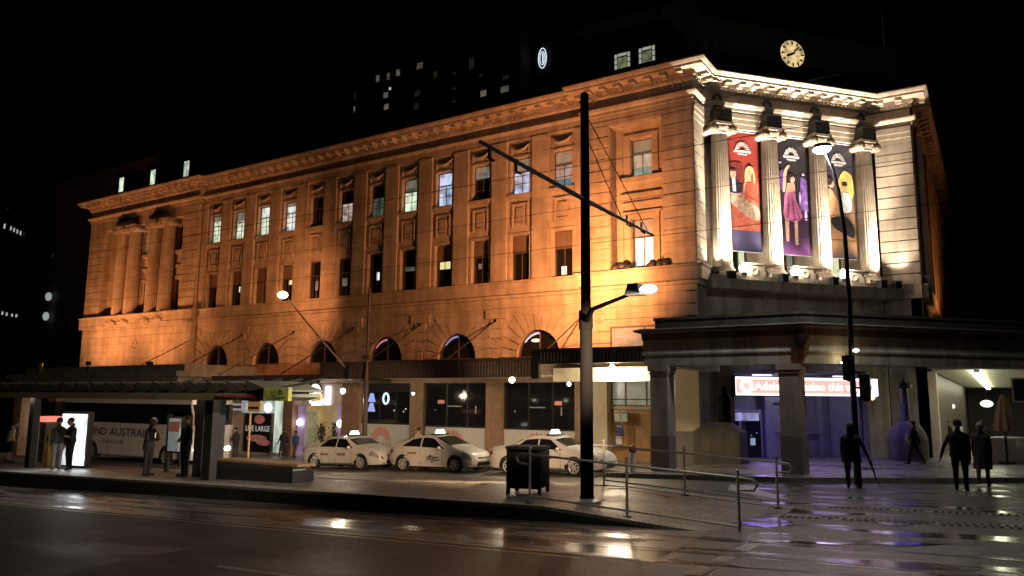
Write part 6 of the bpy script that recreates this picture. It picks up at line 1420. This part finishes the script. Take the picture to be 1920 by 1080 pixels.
# resting and acting limbs (x to the right, y ahead, z up)
DOWN = ((-.03, -.02, -.29), (-.0, .05, -.25)); DOWNR = ((.03, -.02, -.29), (.0, .05, -.25))
PHONE = ((-.06, .06, -.28), (.14, .2, .06)); PHONER = ((.06, .06, -.28), (-.14, .2, .06))
FRONT = ((-.1, .02, -.27), (.18, .17, -.06)); FRONTR = ((.1, .02, -.27), (-.18, .17, -.06))
FOLD = ((-.08, .06, -.27), (.26, .12, .04)); FOLDR = ((.08, .08, -.27), (-.26, .1, .02))
SWF = ((-.04, .1, -.27), (.0, .16, -.2)); SWB = ((.04, -.12, -.26), (.0, -.02, -.25)); SWBL = ((-.04, -.12, -.26), (.0, -.02, -.25)); SWFR = ((.04, .1, -.27), (.0, .16, -.2))
HIP = ((-.16, -.06, -.23), (.12, .12, -.16)); HIPR = ((.16, -.06, -.23), (-.12, .12, -.16))
ST_L, ST_R = ((-.01, .01, -.42), (0, -.02, -.41)), ((.01, .01, -.42), (0, -.02, -.41))
WIDE_L, WIDE_R = ((-.07, .02, -.42), (-.02, -.03, -.41)), ((.07, .02, -.42), (.02, -.03, -.41))
STEP_F = ((0, .17, -.39), (0, .06, -.41)); STEP_B = ((0, -.1, -.41), (0, -.2, -.36))
NAVY = cloth('navy_cloth', (.02, .022, .035)); BLK = cloth('black_cloth', (.014, .013, .014)); CHAR = cloth('charcoal_cloth', (.03, .03, .032)); GREYT = cloth('grey_trousers', (.16, .17, .2)); CREAMC = cloth('cream_shirt', (.75, .64, .42)); BLUEJ = cloth('blue_jacket', (.02, .09, .2)); BRN = cloth('brown_trousers', (.1, .07, .05)); WHT = cloth('white_cloth', (.6, .58, .54)); DRED = cloth('dark_red_cloth', (.05, .015, .015))
def onp(px, py): q = on_plat(px, py); return (q[0], q[1], PLAT(q[0])+.012)
def ong(px, py, k=0): q = on_g(px, py, k); return (q[0], q[1], q[2]+.006)
p = onp(15, 868); person('person in cream shirt and dark shorts with hands on hips at the far left', p, -10, 1.62, (HIP, HIPR), (WIDE_L, WIDE_R), CREAMC, BLK, HAIRB, shorts=True, head=(0, .05), lean=.08)
p = onp(128, 881); person('stout person in dark clothes with folded arms before the glowing panel', p, 165, 1.76, (FOLD, FOLDR), (WIDE_L, WIDE_R), NAVY, BLK, HAIRD, fat=1.2, sleeve=False, head=(0, .03))
p = onp(104, 882); person('person in dark top and grey trousers left of the stout person', p, 60, 1.76, (DOWN, DOWNR), (ST_L, ST_R), CHAR, GREYT, HAIRD)
p = onp(275, 893); person('grey haired man in a dark suit looking down at his phone', p, -70, 1.74, (PHONE, PHONER), (ST_L, STEP_B if False else ST_R), BLK, BLK, HAIRG, head=(0, .05), lean=.05, coat=(.78, .9, BLK))
p = onp(306, 882); person('person holding a lit phone behind the grey haired man', (p[0], p[1]+.6, p[2]), 150, 1.55, (PHONE, PHONER), (ST_L, ST_R), BLK, BLK, HAIRD)
p = onp(345, 894); person('bald man in a dark jumper facing the street with hands held in front', p, 172, 1.79, (FRONT, FRONTR), (ST_L, ST_R), NAVY, CHAR, HAIRB, fat=1.08)
ph = MB(); q = onp(275, 893); ph.box(q[0]+.3, q[0]+.36, q[1]-.02, q[1]+.06, q[2]+1.15, q[2]+1.29); o = ph.build('phone', mat('phone_glow', (.5, .45, .4), emit=.8, ecol=(1, .75, .5))); tag(o, 'small glowing phone in the hands of the grey haired man', 'phone'); MB().box(q[0]+.36, q[0]+.37, q[1]-.025, q[1]+.065, q[2]+1.145, q[2]+1.295).build('case', BLACK, o)
p = ong(530, 856, .15); p2 = at_y(530, 856, 31.2); person('person with dark backpack striding past the pale shop door', (p2[0], 31.2, PAV(p2[0], 31.2)), 80, 1.66, (SWF, SWB), (STEP_F, STEP_B), BLK, CHAR, HAIRD, voxel=.018, fat=1.1)
p2 = at_y(553, 857, 31.0); person('person in a blue jacket and brown trousers beside the casino entrance', (p2[0], 31.0, PAV(p2[0], 31.0)), 20, 1.5, (DOWN, DOWNR), (ST_L, STEP_B), BLUEJ, BRN, HAIRD, voxel=.018)
p2 = at_y(440, 862, 27.2); person('dark dressed person beside the coach front holding something white', (p2[0], 27.2, PAV(p2[0], 27.2)), 90, 1.72, (PHONE, PHONER), (ST_L, ST_R), BLK, BLK, HAIRD, voxel=.018)
p2 = at_y(785, 800, 29.2); person('person in a cream top behind the gap between the first and second taxis', (p2[0], 29.2, PAV(p2[0], 29.2)), 0, 1.62, (DOWN, DOWNR), (ST_L, ST_R), CREAMC, BRN, HAIRD, voxel=.018)
p = ong(1600, 916); pu = person('dark dressed person walking away with an umbrella hanging from the right hand', p, 2, 1.77, (DOWN, ((.12, .0, -.27), (.1, .06, -.24))), (ST_L, ((.04, .05, -.42), (.01, -.02, -.41))), BLK, BLK, HAIRD, fat=1.18, longhair=True, coat=(.72, 1.02, BLK))
x, y, z = p; hx = x+.47; um2 = thing('walking_umbrella', (hx, y+.02, z), 'closed dark umbrella with a curved handle held low by the walking person', 'umbrella')
MB().tube([(hx-.05, y+.12, z+.82), (hx+.06, y+.1, z+.5), (hx+.13, y+.08, z+.22)], [.035, .03, .012], 8).build('cloth', DRED, um2); MB().tube([(hx+.13, y+.08, z+.23), (hx+.16, y+.08, z+.1), (hx+.2, y+.08, z+.06), (hx+.26, y+.08, z+.08), (hx+.27, y+.08, z+.14)], .014, 8).build('handle', mat('pale_cane', (.4, .28, .15), rough=.5), um2)
p = ong(1804, 921); person('dark dressed person walking away with the left arm out beside the long coat', p, -4, 1.84, (((-.14, -.02, -.27), (-.08, .05, -.25)), DOWNR), (ST_L, ((.0, .06, -.42), (0, -.02, -.41))), BLK, BLK, HAIRD, fat=1.1, coat=(.84, .9, BLK))
p = ong(1846, 911); person('person in a knee length dark coat with pale hair walking at the right', p, -6, 1.76, (DOWN, DOWNR), (STEP_B, ST_R), BLK, DRED, HAIRG, fat=1.04, coat=(.46, 1.0, BLK))
p2 = at_y(1716, 853, 34.5); person('person in dark coat and white top striding left past the domed plinth', (p2[0], 34.5, PAV(p2[0], 34.5)), 82, 1.72, (SWF, SWB), (STEP_F, STEP_B), BLK, BLK, HAIRD, voxel=.018)
o = MB().ell((p2[0]-.2, 34.36, PAV(p2[0], 34.5)+1.0), (.12, .1, .22), 12, 8).build('shopping_bag', WHT); tag(o, 'white bag held by the person striding left past the domed plinth', 'bag'); MB().tube([(p2[0]-.28, 34.36, PAV(p2[0], 34.5)+1.15), (p2[0]-.2, 34.36, PAV(p2[0], 34.5)+1.35), (p2[0]-.12, 34.36, PAV(p2[0], 34.5)+1.15)], .01, 5).build('handle', WHT, o)
for k, (px, Y, H, tp_, lab) in enumerate(((1778, 52, 1.7, BLK, 'left dark figure of the walkway crowd under the tubes'), (1797, 47, 1.72, WHT, 'figure in a pale top seen over the left walker in the walkway'), (1842, 49, 1.7, BLK, 'dark figure seen over the long coated walker in the walkway'))):
    q = at_y(px, 815, Y); person('' + lab, (q[0], Y, PAV(q[0], Y)), 10*k, H, (DOWN, DOWNR), (ST_L, STEP_B), tp_, BLK, HAIRD, voxel=.025, group='people in the lit walkway')
